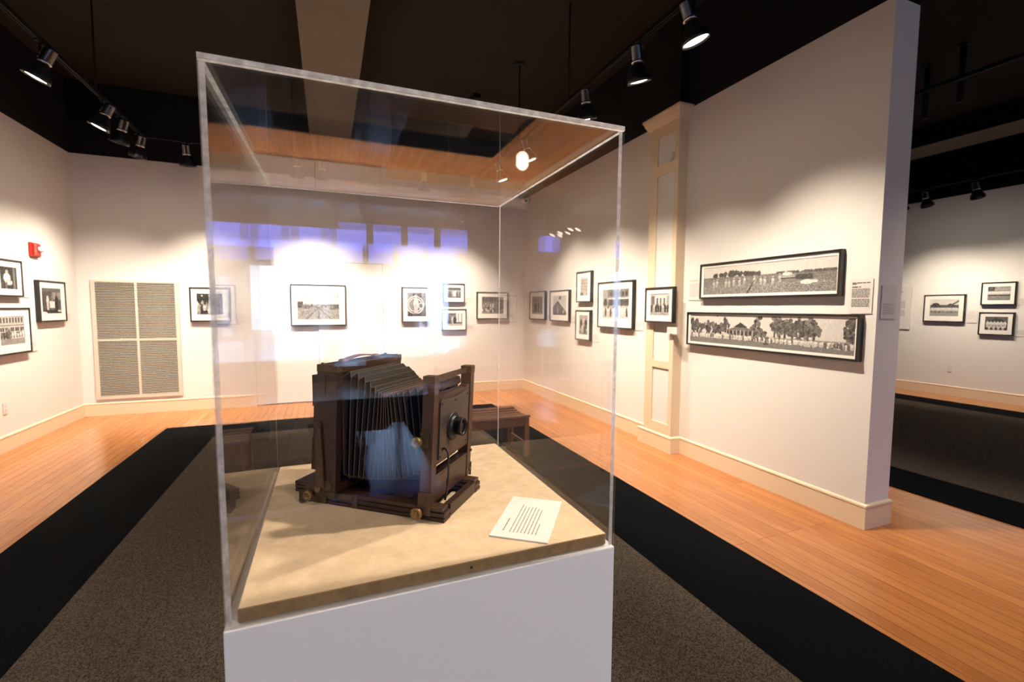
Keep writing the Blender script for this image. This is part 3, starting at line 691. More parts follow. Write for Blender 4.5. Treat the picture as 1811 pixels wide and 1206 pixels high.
def photo_plane(x0, x1, z0, z1, y, fn, seed, parent, res):
    asp = (x1 - x0) / (z1 - z0); h = max(20, int(round(math.sqrt(res / asp)))); w_ = int(round(h * asp))
    img = painter(h, w_, fn, seed)
    me = bpy.data.meshes.new('photograph'); xs = np.linspace(x0, x1, w_ + 1); zs_ = np.linspace(z1, z0, h + 1)
    V = np.stack([np.tile(xs, h + 1), np.full((h + 1) * (w_ + 1), y), np.repeat(zs_, w_ + 1)], 1)
    i = np.arange(h)[:, None] * (w_ + 1) + np.arange(w_)[None]; F = np.stack([i + w_ + 1, i + w_ + 2, i + 1, i], -1).reshape(-1, 4)
    me.from_pydata(V.tolist(), [], F.tolist())
    a = me.color_attributes.new('tone', 'FLOAT_COLOR', 'CORNER')
    g = np.repeat((img.reshape(-1) ** 1.8) * 0.84 + 0.006, 4); rgba = np.ones((g.size, 4), np.float32); rgba[:, 0] = g; rgba[:, 1] = g * 0.965; rgba[:, 2] = g * 0.92
    a.data.foreach_set('color', rgba.reshape(-1)); me.materials.append(M_PHOTO)
    o = bpy.data.objects.new('photograph', me); COL.objects.link(o); o.parent = parent
    return o

WALLS = {'L': (XL, PI / 2), 'B': (YB, 0.0), 'R': (XR, -PI / 2), 'C': (PX, -PI / 2), 'F': (XF, -PI / 2)}
def on_wall(name, wk, s, z, off=0.0):
    """empty on a wall: local x = the viewer's right, local -y = out of the wall"""
    p, rz = WALLS[wk]
    loc = {'L': (p + off, s, z), 'B': (s, p - off, z)}.get(wk, (p - off, -s, z))
    return empty(name, loc, rz)
def picture(wk, fr, ph, fn, label, group, seed, res=5200, depth=0.045):
    cx, cz = (fr[0] + fr[1]) / 2, (fr[2] + fr[3]) / 2
    t = on_wall('picture_frame', wk, cx, fr[2], 0.001); tag(t, label, 'framed photograph', group)
    hw, h = (fr[1] - fr[0]) / 2, fr[3] - fr[2]; fw = 0.017
    b = MB()
    o = [(-hw, 0), (hw, 0), (hw, h), (-hw, h)]; n = [(-hw + fw, fw), (hw - fw, fw), (hw - fw, h - fw), (-hw + fw, h - fw)]
    for k in range(4):
        k2 = (k + 1) % 4
        c = [(o[k][0], 0, o[k][1]), (o[k2][0], 0, o[k2][1]), (n[k2][0], 0, n[k2][1]), (n[k][0], 0, n[k][1])]
        b.hexa(c + [(x, -depth, z) for x, _, z in c])
    b.build('frame', M_FRAME, t)
    px0, px1, pz0, pz1 = ph[0] - cx, ph[1] - cx, ph[2] - fr[2], ph[3] - fr[2]
    b = MB(); q = [(px0, pz0), (px1, pz0), (px1, pz1), (px0, pz1)]; ym = -depth + 0.008
    for k in range(4):
        k2 = (k + 1) % 4
        c = [(n[k][0], ym + 0.004, n[k][1]), (n[k2][0], ym + 0.004, n[k2][1]), (q[k2][0], ym + 0.004, q[k2][1]), (q[k][0], ym + 0.004, q[k][1])]
        b.hexa(c + [(x, ym, z) for x, _, z in c])
    tag(b.build('mat_board', M_MAT, t), 'white mat board')
    e = 0.003
    photo_plane(px0 - e, px1 + e, pz0 - e, pz1 + e, ym + 0.0046, fn, seed, t, res)
    return t
G1 = 'framed photographs on the left wall'; G2 = 'framed photographs on the back wall'; G3 = 'framed photographs on the right wall'; G4 = 'framed photographs in the far room'
PICS = [
 ('L', [6.160, 6.607, 1.588, 1.972], [6.246, 6.521, 1.667, 1.894], p_seated, 'black framed photo of a seated figure in white shirt, cut by the left image edge', G1),
 ('L', [6.084, 6.693, 0.989, 1.474], [6.184, 6.593, 1.091, 1.387], p_facade, 'black framed photo of a windowed building front, below the seated figure photo', G1),
 ('L', [6.892, 7.470, 1.306, 1.790], [6.956, 7.367, 1.405, 1.703], p_three, 'black framed photo of three standing figures under the red alarm', G1),
 ('B', [-1.823, -1.322, 1.278, 1.771], [-1.737, -1.418, 1.382, 1.681], p_crowd_dark, 'black framed dark crowd photo right of the louvered vent, behind case edge', G2),
 ('B', [-0.525, 0.278, 1.204, 1.847], [-0.428, 0.174, 1.305, 1.730], p_street, 'wide black framed photo of an empty dirt street on the back wall', G2),
 ('B', [1.154, 1.640, 1.250, 1.839], [1.245, 1.557, 1.351, 1.747], p_wheel, 'upright black framed photo with a large wheel on the back wall', G2),
 ('B', [1.847, 2.237, 1.584, 1.915], [1.921, 2.168, 1.669, 1.848], p_group_light, 'small black framed group photo, upper of the stacked pair on the back wall', G2),
 ('B', [1.830, 2.266, 1.100, 1.477], [1.911, 2.192, 1.187, 1.406], p_doorway, 'small black framed photo of figures by a bright doorway, lower of the stacked pair', G2),
 ('B', [2.458, 3.050, 1.298, 1.781], [2.552, 2.963, 1.397, 1.698], p_room, 'black framed photo of a crowded room, last on the back wall near the corner', G2),
 ('R', [-7.519, -6.898, 1.302, 1.787], [-7.424, -6.993, 1.399, 1.699], p_porch, 'black framed porch photo, first on the right wall after the corner', G3),
 ('R', [-6.715, -6.080, 1.296, 1.780], [-6.617, -6.168, 1.397, 1.696], p_gable, 'black framed photo of a gabled roof, second on the right wall', G3),
 ('R', [-5.865, -5.467, 1.586, 2.018], [-5.767, -5.548, 1.672, 1.941], p_tower, 'small black framed pale building photo, upper of the pair on the right wall', G3),
 ('R', [-5.877, -5.479, 1.050, 1.477], [-5.780, -5.544, 1.133, 1.403], p_family, 'small black framed family group photo, lower of the pair on the right wall', G3),
 ('R', [-5.290, -4.526, 1.252, 1.842], [-5.175, -4.611, 1.379, 1.741], p_church, 'large black framed photo of people in white before a building, crossed by case edge', G3),
 ('C', [-4.154, -3.711, 1.354, 1.726], [-4.070, -3.774, 1.432, 1.658], p_stoop, 'black framed photo hanging on the cream pilaster', G3),
 ('R', [-3.481, -2.164, 1.597, 1.926], [-3.437, -2.190, 1.636, 1.887], p_field, 'black framed panorama of field workers, upper of the two panoramas', G3),
 ('R', [-3.635, -2.018, 1.146, 1.470], [-3.592, -2.047, 1.183, 1.442], p_house, 'black framed panorama of a house and crowd, lower of the two panoramas', G3),
 ('F', [-5.054, -4.464, 1.297, 1.781], [-4.961, -4.550, 1.401, 1.699], p_lawn, 'black framed photo of a row of people on a lawn, far room, left one', G4),
 ('F', [-4.267, -3.841, 1.592, 1.966], [-4.184, -3.909, 1.672, 1.893], p_row, 'small black framed photo in the far room, upper of the stacked pair', G4),
 ('F', [-4.272, -3.840, 1.100, 1.475], [-4.191, -3.914, 1.184, 1.402], p_team, 'small black framed team photo in the far room, lower of the stacked pair', G4),
]
for i, (wk, fr, ph, fn, lb, gp) in enumerate(PICS):
    picture(wk, fr, ph, fn, lb, gp, 11 + i, 17000 if fn in (p_field, p_house) else 5200)

# ------------------------------------------------------------------ printed cards and panels
def card(wk, x0, x1, z0, z1, label, group, rows, seed, t=0.006, ink=M_INKL, off=0.0005, name='wall_label', cat='label'):
    rng = random.Random(seed)
    e = on_wall(name, wk, (x0 + x1) / 2, z0, off); tag(e, label, cat, group)
    hw, h = (x1 - x0) / 2, z1 - z0
    b = MB(); b.box(-hw, hw, -t, 0, 0, h); b.build('card', M_CARD, e)
    b = MB()
    for (zf, lh, l0, l1) in rows:            # text rows: height fraction, letter height, left and right fraction
        x = -hw + l0 * 2 * hw
        xe = -hw + l1 * 2 * hw - rng.random() * 0.06 * hw
        while x < xe:
            wl = min(lh * rng.uniform(1.2, 5), xe - x)
            b.box(x, x + wl, -t - 0.0006, -t + 0.0002, zf * h - lh / 2, zf * h + lh / 2); x += wl + lh * 0.7
    b.build('printed_text', ink, e)
    return e
small = [(0.80, 0.006, 0.1, 0.7), (0.62, 0.004, 0.1, 0.85), (0.5, 0.004, 0.1, 0.8), (0.36, 0.004, 0.1, 0.6)]
GC = 'small caption cards beside the photographs'
CARDS = [('L', 6.625, 6.785, 1.587, 1.70, 'caption card right of the seated figure photo'), ('L', 6.71, 6.87, 0.984, 1.10, 'caption card right of the building front photo'),
 ('L', 7.49, 7.65, 1.298, 1.41, 'caption card right of the three figures photo'), ('B', -1.30, -1.085, 1.274, 1.39, 'caption card right of the dark crowd photo'),
 ('B', 0.295, 0.435, 1.2, 1.32, 'caption card right of the empty street photo'), ('B', 1.655, 1.80, 1.246, 1.36, 'caption card right of the wheel photo'),
 ('B', 2.25, 2.386, 1.588, 1.69, 'caption card right of the upper stacked photo, back wall'), ('B', 2.28, 2.422, 1.10, 1.2, 'caption card right of the lower stacked photo, back wall'),
 ('B', 3.07, 3.21, 1.298, 1.4, 'caption card right of the crowded room photo'),
 ('R', -6.885, -6.73, 1.294, 1.4, 'caption card between the porch and gable photos'), ('R', -6.065, -5.90, 1.298, 1.4, 'caption card right of the gabled roof photo'),
 ('R', -5.455, -5.31, 1.58, 1.69, 'caption card right of the pale building photo'), ('R', -5.465, -5.30, 1.047, 1.15, 'caption card right of the family group photo'),
 ('R', -4.51, -4.36, 1.247, 1.36, 'caption card between the large group photo and the pilaster'),
 ('F', -4.45, -4.305, 1.29, 1.51, 'caption card right of the lawn photo in the far room'), ('F', -3.825, -3.66, 1.59, 1.70, 'caption card at the right image edge beside the upper far room photo'),
 ('F', -3.825, -3.66, 1.095, 1.2, 'caption card at the right image edge beside the lower far room photo')]
for i, (wk, a, c, d, e_, l) in enumerate(CARDS): card(wk, a, c, d, e_, l, GC, small, 40 + i)
card('C', -3.80, -3.655, 1.247, 1.315, 'thick caption block on the pilaster under its photo', GC, [(0.7, 0.005, 0.1, 0.8), (0.4, 0.004, 0.1, 0.6)], 70, t=0.035)
card('R', -3.665, -3.50, 1.588, 1.80, 'caption card tucked left of the upper panorama', GC, [(0.9, 0.006, 0.1, 0.8)] + [(0.75 - 0.07 * k, 0.004, 0.1, 0.9) for k in range(9)], 71)
para = [(0.90, 0.007, 0.1, 0.88), (0.865, 0.007, 0.1, 0.35), (0.78, 0.008, 0.1, 0.5)] + [(0.72 - 0.03 * k, 0.0045, 0.1, 0.88) for k in range(9)] + [(0.42 - 0.03 * k, 0.0045, 0.1, 0.9) for k in range(8)]
card('R', -2.118, -1.972, 1.475, 1.708, 'white text card at the right end of the panoramas', 'text panels', para, 72, ink=M_INK)
card('F', -5.87, -5.265, 1.143, 1.942, 'large white text panel half hidden behind the partition end', 'text panels', [(0.87, 0.018, 0.1, 0.8)] + [(0.66 - 0.022 * k, 0.009, 0.1, 0.86) for k in range(8)] + [(0.44 - 0.022 * k, 0.009, 0.1, 0.86) for k in range(7)], 73, t=0.02)
# card on the partition end
rng = random.Random(5)
e = empty('wall_label', (3.503, YE - 0.0006, 1.443)); tag(e, 'grey looking card on the narrow end of the partition', 'label', 'text panels')
b = MB(); b.box(-0.08, 0.08, -0.004, 0, 0, 0.22); b.build('card', M_CARD, e)
b = MB()
for k in range(7):
    x = -0.06; xe = 0.06 - rng.random() * 0.02
    while x < xe: wl = min(rng.uniform(0.005, 0.018), xe - x); b.box(x, x + wl, -0.0046, -0.0038, 0.095 - 0.011 * k, 0.099 - 0.011 * k); x += wl + 0.003
b.build('printed_text', M_INKL, e)

# ------------------------------------------------------------------ wall fittings
e = on_wall('wall_vent', 'B', (-2.94 - 1.957) / 2, 0.22, 0.0005); tag(e, 'large cream louvered air vent low on the back wall', 'vent')
VW, VH = (2.94 - 1.957) / 2, 1.625
b = MB(); fw = 0.045
b.box(-VW, VW, -0.022, 0, 0, fw); b.box(-VW, VW, -0.022, 0, VH - fw * 0.6, VH); b.box(-VW, -VW + fw, -0.022, 0, fw, VH - fw * 0.6); b.box(VW - fw, VW, -0.022, 0, fw, VH - fw * 0.6)
b.build('frame', M_LOUVER, e, bevel=0.002)
b = MB(); b.box(-0.013, 0.013, -0.021, -0.001, fw, VH - 0.027); b.box(-VW + fw, VW - fw, -0.0205, -0.001, 0.80, 0.825); b.build('mullion', M_LOUVER, e)
b = MB(); b.box(-VW + fw, VW - fw, -0.003, -0.0005, fw, VH - 0.027); b.build('backing', M_DARK, e)
for xa, xb in ((-VW + fw, -0.013), (0.013, VW - fw)):
    for za, zb_ in ((fw, 0.80), (0.825, VH - 0.027)):
        b = MB(); n = int((zb_ - za) / 0.0205); st = (zb_ - za) / n
        for k in range(n):
            z = za + (k + 0.5) * st
            b.hexa([(xa, -0.019, z - 0.004), (xb, -0.019, z - 0.004), (xb, -0.004, z + 0.0015), (xa, -0.004, z + 0.0015), (xa, -0.019, z - 0.0008), (xb, -0.019, z - 0.0008), (xb, -0.004, z + 0.0035), (xa, -0.004, z + 0.0035)])
        b.build('louvers', M_LOUVER, e)

e = on_wall('fire_alarm', 'L', 6.92, 2.05, 0.0005); tag(e, 'red fire alarm strobe high on the left wall', 'fire alarm')
b = MB(); b.box(-0.085, 0.085, -0.03, 0, 0, 0.155); b.box(-0.07, 0.07, -0.042, -0.03, 0.012, 0.143); b.build('body', M_RED, e, bevel=0.008)
b = MB(); b.lathe([(0.034, 0.0), (0.034, 0.012), (0.03, 0.03), (0.018, 0.042), (0.0001, 0.046)], 20, M=Matrix.Translation((0.035, -0.042, 0.085)) @ Matrix.Rotation(PI / 2, 4, 'X')); tag(b.build('strobe_lens', M_CLEAR, e), 'clear strobe lens')
def text_mesh(txt, size, name, material, parent, M):
    cu = bpy.data.curves.new('t', 'FONT'); cu.body = txt; cu.size = size; cu.align_x = 'CENTER'; cu.align_y = 'CENTER'; cu.extrude = 0.0006
    to = bpy.data.objects.new('t', cu); COL.objects.link(to); dg = bpy.context.evaluated_depsgraph_get(); dg.update()
    me = bpy.data.meshes.new_from_object(to.evaluated_get(dg)); bpy.data.objects.remove(to); me.transform(M); me.materials.append(material)
    o = bpy.data.objects.new(name, me); COL.objects.link(o); o.parent = parent; return o
for k, ch in enumerate('FIRE'):
    pass
text_mesh('F\nI\nR\nE', 0.03, 'lettering', M_WHITEP, e, Matrix.Translation((-0.035, -0.0427, 0.078)) @ Matrix.Rotation(PI / 2, 4, 'X'))

def outlet(wk, s, z, label):
    e = on_wall('power_outlet', wk, s, z, 0.0005); tag(e, label, 'outlet', 'wall power outlets')
    b = MB(); b.box(-0.036, 0.036, -0.006, 0, -0.058, 0.058); b.build('cover_plate', M_WHITEP, e, bevel=0.002)
    for zz in (-0.022, 0.022):
        b = MB(); b.box(-0.016, 0.016, -0.0075, -0.005, zz - 0.014, zz + 0.014, 0)
        for xx in (-0.006, 0.006): b.box(xx - 0.0015, xx + 0.0015, -0.0079, -0.0072, zz - 0.002, zz + 0.008, 1)
        b.build('socket', [M_WHITEP, M_DARK], e)
outlet('L', 6.245, 0.443, 'white power outlet low on the left wall'); outlet('B', 1.736, 0.432, 'white power outlet low on the back wall above the view camera'); outlet('F', -4.63, 0.475, 'white power outlet low on the far room wall')

e = on_wall('motion_sensor', 'C', -3.835, 2.985, -0.0115); tag(e, 'small white motion sensor on the top panel of the pilaster', 'sensor')
b = MB(); b.box(-0.03, 0.03, -0.012, 0, 0.0, 0.1); b.build('bracket', M_WHITEP, e, bevel=0.003)
b = MB(); b.hexa([(-0.028, -0.05, 0.0), (0.028, -0.05, 0.0), (0.03, -0.012, 0.01), (-0.03, -0.012, 0.01), (-0.03, -0.04, 0.08), (0.03, -0.04, 0.08), (0.03, -0.012, 0.09), (-0.03, -0.012, 0.09)]); b.build('body', M_WHITEP, e, bevel=0.004)

e = on_wall('security_camera', 'R', -7.66, 3.42, 0.0005); tag(e, 'white bullet security camera under the black line near the corner', 'camera')
b = MB(); b.lathe([(0.045, 0), (0.045, 0.015), (0.03, 0.022)], 20, M=Matrix.Rotation(PI / 2, 4, 'X')); b.cyl((0, -0.02, 0), (0, -0.06, -0.02), 0.012, 10); b.build('mount', M_WHITEP, e)
b = MB(); b.cyl((-0.07, -0.075, -0.02), (0.09, -0.105, -0.04), 0.04, 24); b.build('body', M_WHITEP, e, bevel=0.004)
b = MB(); b.cyl((0.088, -0.1046, -0.0398), (0.094, -0.1058, -0.0405), 0.026, 20); tag(b.build('lens', M_BLACKGLOSS, e), 'black camera lens')

# ------------------------------------------------------------------ bench
e = empty('slatted_bench', (1.135, 4.385, 0)); tag(e, 'dark wooden slatted bench behind the display case', 'bench')
HL, HW, ZT = 0.73, 0.235, 0.432
prof = lambda v: ZT - 0.028 * (1 - (v / HW) ** 2)
for k in range(7):
    v = -HW + 0.022 + k * (2 * HW - 0.044) / 6; z = prof(v); tl = 0.26 * v / HW
    b = MB(); b.box(-HL, HL, -0.0235, 0.0235, -0.011, 0.011, M=Matrix.Translation((0, v, z - 0.011)) @ Matrix.Rotation(tl * 0.9, 4, 'X')); b.build('slat', M_BENCH, e, bevel=0.003)
for s in (-1, 1):
    b = MB(); b.box(-HL + 0.02, HL - 0.02, s * (HW - 0.02) - 0.011, s * (HW - 0.02) + 0.011, ZT - 0.11, ZT - 0.024); b.build('apron', M_BENCH, e, bevel=0.003)
    b = MB()
    n = 10
    for k in range(n):
        v0, v1 = -HW + 0.03 + k * (2 * HW - 0.06) / n, -HW + 0.03 + (k + 1) * (2 * HW - 0.06) / n
        b.hexa([(s * (HL - 0.03) - 0.014, v0, ZT - 0.11), (s * (HL - 0.03) + 0.014, v0, ZT - 0.11), (s * (HL - 0.03) + 0.014, v1, ZT - 0.11), (s * (HL - 0.03) - 0.014, v1, ZT - 0.11),
                (s * (HL - 0.03) - 0.014, v0, prof(v0) - 0.024), (s * (HL - 0.03) + 0.014, v0, prof(v0) - 0.024), (s * (HL - 0.03) + 0.014, v1, prof(v1) - 0.024), (s * (HL - 0.03) - 0.014, v1, prof(v1) - 0.024)])
    b.build('end_rail', M_BENCH, e)
    for q in (-1, 1):
        b = MB(); b.box(s * (HL - 0.035) - 0.024, s * (HL - 0.035) + 0.024, q * (HW - 0.026) - 0.024, q * (HW - 0.026) + 0.024, 0.0095, ZT - 0.026); b.build('leg', M_BENCH, e, bevel=0.003)
    b = MB(); b.box(s * (HL - 0.035) - 0.01, s * (HL - 0.035) + 0.01, -HW + 0.05, HW - 0.05, 0.12, 0.15); b.build('stretcher', M_BENCH, e, bevel=0.002)

# ------------------------------------------------------------------ plinth, linen board, acrylic cover
ZP, ZCT = 0.965, 1.884
b = MB(); b.box(-0.3805, 0.3805, -0.399, 0.399, 0.0, ZP - 0.0095)
o = b.build('plinth', M_PLINTH, bevel=0.0025); o.location = (0.2095, 1.2435, 0.0095); tag(o, 'tall white plinth carrying the clear display case', 'plinth')

Bc = {'FL': (-0.168, 0.8455), 'FR': (0.5885, 0.8445), 'RL': (-0.160, 1.638), 'RR': (0.596, 1.632)}
Tc = {'FL': (-0.176, 0.851), 'FR': (0.592, 0.843), 'RL': (-0.163, 1.648), 'RR': (0.604, 1.640)}
t = empty('acrylic_cover', (0.2095, 1.2435, ZP)); tag(t, 'clear acrylic box cover over the old view camera', 'display case')
TH = 0.0085
org = Vector((0.2095, 1.2435, ZP)); EPS = 0.0006
def cor(k, z, dx, dy):
    f = (z - ZP) / (ZCT - ZP); a, c = Vector(Bc[k]), Vector(Tc[k]); p = a + (c - a) * f
    sx = 1 if k[1] == 'L' else -1; sy = 1 if k[0] == 'F' else -1
    return (p.x + sx * dx - org.x, p.y + sy * dy - org.y, z - ZP)
def slab(name, quad_lo, z0, z1, big):
    c = [cor(k, z0, dx, dy) for k, dx, dy in quad_lo] + [cor(k, z1, dx, dy) for k, dx, dy in quad_lo]
    b = MB(); b.hexa(c, mis=[0 if i in big else 1 for i in range(6)])
    return b.build(name, [M_ACRYLIC, M_EDGE], t, fix=False)
zt0 = ZCT - TH - EPS
slab('panel', [('FL', 0, 0), ('FR', 0, 0), ('FR', 0, TH), ('FL', 0, TH)], ZP + EPS, zt0, (0, 2, 3, 4, 5))
slab('panel', [('RL', 0, TH), ('RR', 0, TH), ('RR', 0, 0), ('RL', 0, 0)], ZP + EPS, zt0, (0, 2, 4))
slab('panel', [('FL', 0, TH + EPS), ('FL', TH, TH + EPS), ('RL', TH, TH + EPS), ('RL', 0, TH + EPS)], ZP + EPS, zt0, (0, 3, 4, 5))
slab('panel', [('FR', TH, TH + EPS), ('FR', 0, TH + EPS), ('RR', 0, TH + EPS), ('RR', TH, TH + EPS)], ZP + EPS, zt0, (0, 3, 4, 5))
tag(slab('panel', [('FL', 0, 0), ('FR', 0, 0), ('RR', 0, 0), ('RL', 0, 0)], ZCT - TH, ZCT, (0, 1, 3, 4, 5)), 'top panel')

ZB = 0.994
b = MB(); b.box(-0.363, 0.363, -0.372, 0.372, 0.0, ZB - ZP - 0.003, mis=[1, 0, 1, 1, 1, 1])
e = empty('linen_board', (0.2115, 1.2277, ZP + 0.002)); tag(e, 'beige linen covered board lying on the plinth inside the case', 'display board')
b.build('board', [M_CLOTH, M_CLOTHEDGE], e, bevel=0.003, seg=3)
b = MB(); b.cyl((0.046, -0.3735, 0.013), (0.046, -0.3695, 0.013), 0.003, 10); b.build('nail', M_DARK, e)
ZB = ZP + 0.002 + (ZB - ZP - 0.003)

# caption card in the case
c4 = [Vector((0.325, 0.940)), Vector((0.428, 0.857)), Vector((0.561, 1.039)), Vector((0.450, 1.112))]
cx = sum(c4, Vector((0, 0))) / 4; yd = (c4[2] - c4[1]).normalized(); ang = math.atan2(yd.y, yd.x)   # reading direction runs away from the viewer
e = empty('caption_sheet', (cx.x, cx.y, ZB + 0.0004), ang); tag(e, 'white printed caption sheet lying on the linen beside the camera', 'label')
hl, hw = 0.110, 0.066
b = MB(); b.box(-hl, hl, -hw, hw, 0, 0.003); b.build('card', M_CARD, e)
rng = random.Random(9); b = MB()
def trow(y, x0, x1, h):
    x = x0
    while x < x1:
        wl = min(rng.uniform(0.004, 0.013), x1 - x); b.box(x, x + wl, y - h / 2, y + h / 2, 0.0029, 0.0033); x += wl + 0.002
trow(0.042, -0.080, -0.018, 0.0028)
for k in range(7): trow(0.026 - 0.0085 * k, -0.083, 0.066 - rng.random() * 0.012 - 0.002 * k, 0.0020)
trow(0.026 - 0.0085 * 7, -0.083, -0.03, 0.0020)
b.build('printed_text', M_INKM, e)

# ------------------------------------------------------------------ the view camera
# local frame: x = toward the lens, y = across (away from the viewer), z up; origin = near front bottom corner
CA = math.radians(-39.9)
K = empty('view_camera', (0.242, 1.035, ZB + 0.0006), CA)
tag(K, 'antique wooden bellows view camera on beige linen inside the case', 'camera')
BW = 0.225
# bed: two grooved side rails, front crosspiece, bottom panel
for y0, y1 in ((0.0, 0.034), (BW - 0.034, BW)):
    b = MB()
    b.box(-0.33, 0.003, y0, y1, 0.0, 0.009, 0); b.box(-0.33, 0.001, y0 + 0.003, y1 - 0.003, 0.009, 0.0125, 1); b.box(-0.33, 0.003, y0, y1, 0.0125, 0.0215, 0)
    b.box(-0.33, 0.001, y0 + 0.003, y1 - 0.003, 0.0215, 0.0245, 1); b.box(-0.33, -0.002, y0 + 0.001, y1 - 0.001, 0.0245, 0.033, 2)
    b.build('bed_rail', [M_CAMWOOD, M_CAMDARK, M_CAMWOOD2], K, bevel=0.0012)
b = MB(); b.box(-0.016, 0.003, 0.0345, BW - 0.0345, 0.002, 0.032); b.build('crosspiece', M_CAMWOOD, K, bevel=0.0015)
b = MB(); b.box(-0.33, -0.105, 0.0345, BW - 0.0345, 0.004, 0.012); b.build('bed_panel', M_CAMDARK, K)
b = MB(); b.box(-0.25, -0.13, 0.05, 0.10, 0.0121, 0.0128); b.build('plate', M_STEEL, K)
# rear bed extension
b = MB()
b.box(-0.43, -0.331, -0.002, BW + 0.002, 0.0215, 0.029, 0); b.box(-0.428, -0.331, 0.001, BW - 0.001, 0.029, 0.032, 1); b.box(-0.43, -0.331, -0.002, BW + 0.002, 0.032, 0.0395, 0)
b.box(-0.428, -0.331, 0.001, BW - 0.001, 0.0395, 0.042, 1); b.box(-0.43, -0.331, -0.002, BW + 0.002, 0.042, 0.050, 0)
b.build('rear_bed', [M_CAMWOOD, M_CAMDARK], K, bevel=0.0012)
for y0, y1 in ((-0.001, 0.012), (BW - 0.012, BW + 0.001)):
    b = MB(); b.box(-0.419, -0.332, y0, y1, 0.0, 0.0212); b.build('foot_plate', M_BRASSD, K, bevel=0.0008)
# brass side hardware of the bed
def knob(c, r, l, name='knob', parent=K, m=M_BRASS):
    b = MB(); x, y, z = c
    Mx = Matrix.Translation(c) @ Matrix.Rotation(PI / 2, 4, 'X')
    b.lathe([(r * 0.45, 0), (r * 0.45, l * 0.4), (r * 0.96, l * 0.45), (r, l * 0.55), (r, l * 0.9), (r * 0.92, l), (r * 0.5, l * 0.98), (r * 0.46, l * 0.82), (r * 0.2, l * 0.84), (r * 0.16, l * 1.02), (0.0001, l * 1.03)], 24, M=Mx)
    return b.build(name, m, parent)
b = MB(); b.box(-0.395, -0.302, -0.004, -0.0021, 0.019, 0.044); b.box(-0.362, -0.318, -0.0075, -0.0041, 0.026, 0.056); b.box(-0.316, -0.296, -0.012, -0.002, 0.022, 0.046); b.box(-0.30, -0.25, -0.0042, -0.0005, 0.020, 0.034)
b.build('bracket', M_BRASSD, K, bevel=0.001)
knob((-0.374, -0.004, 0.024), 0.0125, 0.02); knob((-0.396, -0.002, 0.008), 0.0085, 0.016, m=M_BRASSD); knob((-0.346, -0.0075, 0.043), 0.0085, 0.010, m=M_BRASS)
b = MB(); b.box(-0.255, -0.238, -0.0012, -0.0002, 0.0005, 0.036); b.build('hinge', M_BRASSD, K)
# back standard (film end), leaning slightly forward
BY0, BY1, BZ0, BZ1 = -0.0125, 0.279, 0.036, 0.362
SH = Matrix(((1, 0, 0.05, 0), (0, 1, 0, 0), (0, 0, 1, 0), (0, 0, 0, 1)))
b = MB(); xs0, xs1 = -0.358, -0.297; tb = 0.02
b.box(xs0, xs1, BY0, BY0 + tb, BZ0, BZ1, M=SH); b.box(xs0, xs1, BY1 - tb, BY1, BZ0, BZ1, M=SH)
b.box(xs0, xs1, BY0 + tb, BY1 - tb, BZ1 - tb, BZ1, M=SH); b.box(xs0, xs1, BY0 + tb, BY1 - tb, BZ0, BZ0 + tb, M=SH)
b.box(xs0, xs0 + 0.012, BY0 + tb, BY1 - tb, BZ0 + tb, BZ1 - tb, M=SH)
back = b.build('back_standard', M_CAMWOOD, K, bevel=0.0015)
b = MB()
b.hexa([tuple(SH @ Vector(p)) for p in ((-0.376, -0.008, 0.09), (-0.359, -0.008, 0.09), (-0.359, 0.262, 0.09), (-0.376, 0.262, 0.09), (-0.374, -0.008, 0.175), (-0.359, -0.008, 0.175), (-0.359, 0.262, 0.175), (-0.374, 0.262, 0.175))])
b.hexa([tuple(SH @ Vector(p)) for p in ((-0.371, -0.008, 0.175), (-0.359, -0.008, 0.175), (-0.359, 0.262, 0.175), (-0.371, 0.262, 0.175), (-0.371, -0.008, 0.255), (-0.359, -0.008, 0.255), (-0.359, 0.262, 0.255), (-0.371, 0.262, 0.255))])
b.hexa([tuple(SH @ Vector(p)) for p in ((-0.374, -0.008, 0.255), (-0.359, -0.008, 0.255), (-0.359, 0.262, 0.255), (-0.374, 0.262, 0.255), (-0.378, -0.008, 0.335), (-0.359, -0.008, 0.335), (-0.359, 0.262, 0.335), (-0.378, 0.262, 0.335))])
b.build('ground_glass_back', M_CAMDARK, K, bevel=0.001)
# brass corner plates, side latch and top strap handle
for y0, y1 in ((BY0 - 0.001, BY0 + 0.016), (BY1 - 0.016, BY1 + 0.001)):
    b = MB(); b.box(xs0 - 0.0006, xs1 + 0.0006, y0, y1, BZ1 - 0.017, BZ1 + 0.0012, M=SH)
    b.cyl(SH @ Vector((xs0 + 0.01, (y0 + y1) / 2, BZ1 + 0.001)), SH @ Vector((xs0 + 0.01, (y0 + y1) / 2, BZ1 + 0.005)), 0.004, 10)
    b.cyl(SH @ Vector((xs1 - 0.012, (y0 + y1) / 2, BZ1 + 0.001)), SH @ Vector((xs1 - 0.012, (y0 + y1) / 2, BZ1 + 0.003)), 0.003, 10)
    b.build('corner_plate', M_BRASSD, K, bevel=0.0006)
b = MB(); b.bar(SH @ Vector((-0.333, BY0 - 0.0008, 0.338)), SH @ Vector((-0.333, BY0 - 0.0008, 0.30)), 0.003, 0.0016, up=(1, 0, 0))
b.hexa([tuple(SH @ Vector(p)) for p in ((-0.333, BY0 - 0.002, 0.286), (-0.3325, BY0 - 0.0002, 0.286), (-0.327, BY0 - 0.0002, 0.296), (-0.339, BY0 - 0.0002, 0.296), (-0.333, BY0 - 0.002, 0.304), (-0.3325, BY0 - 0.0002, 0.304), (-0.329, BY0 - 0.0002, 0.3), (-0.337, BY0 - 0.0002, 0.3))])
b.build('latch', M_BRASSD, K)
b = MB(); pts = []
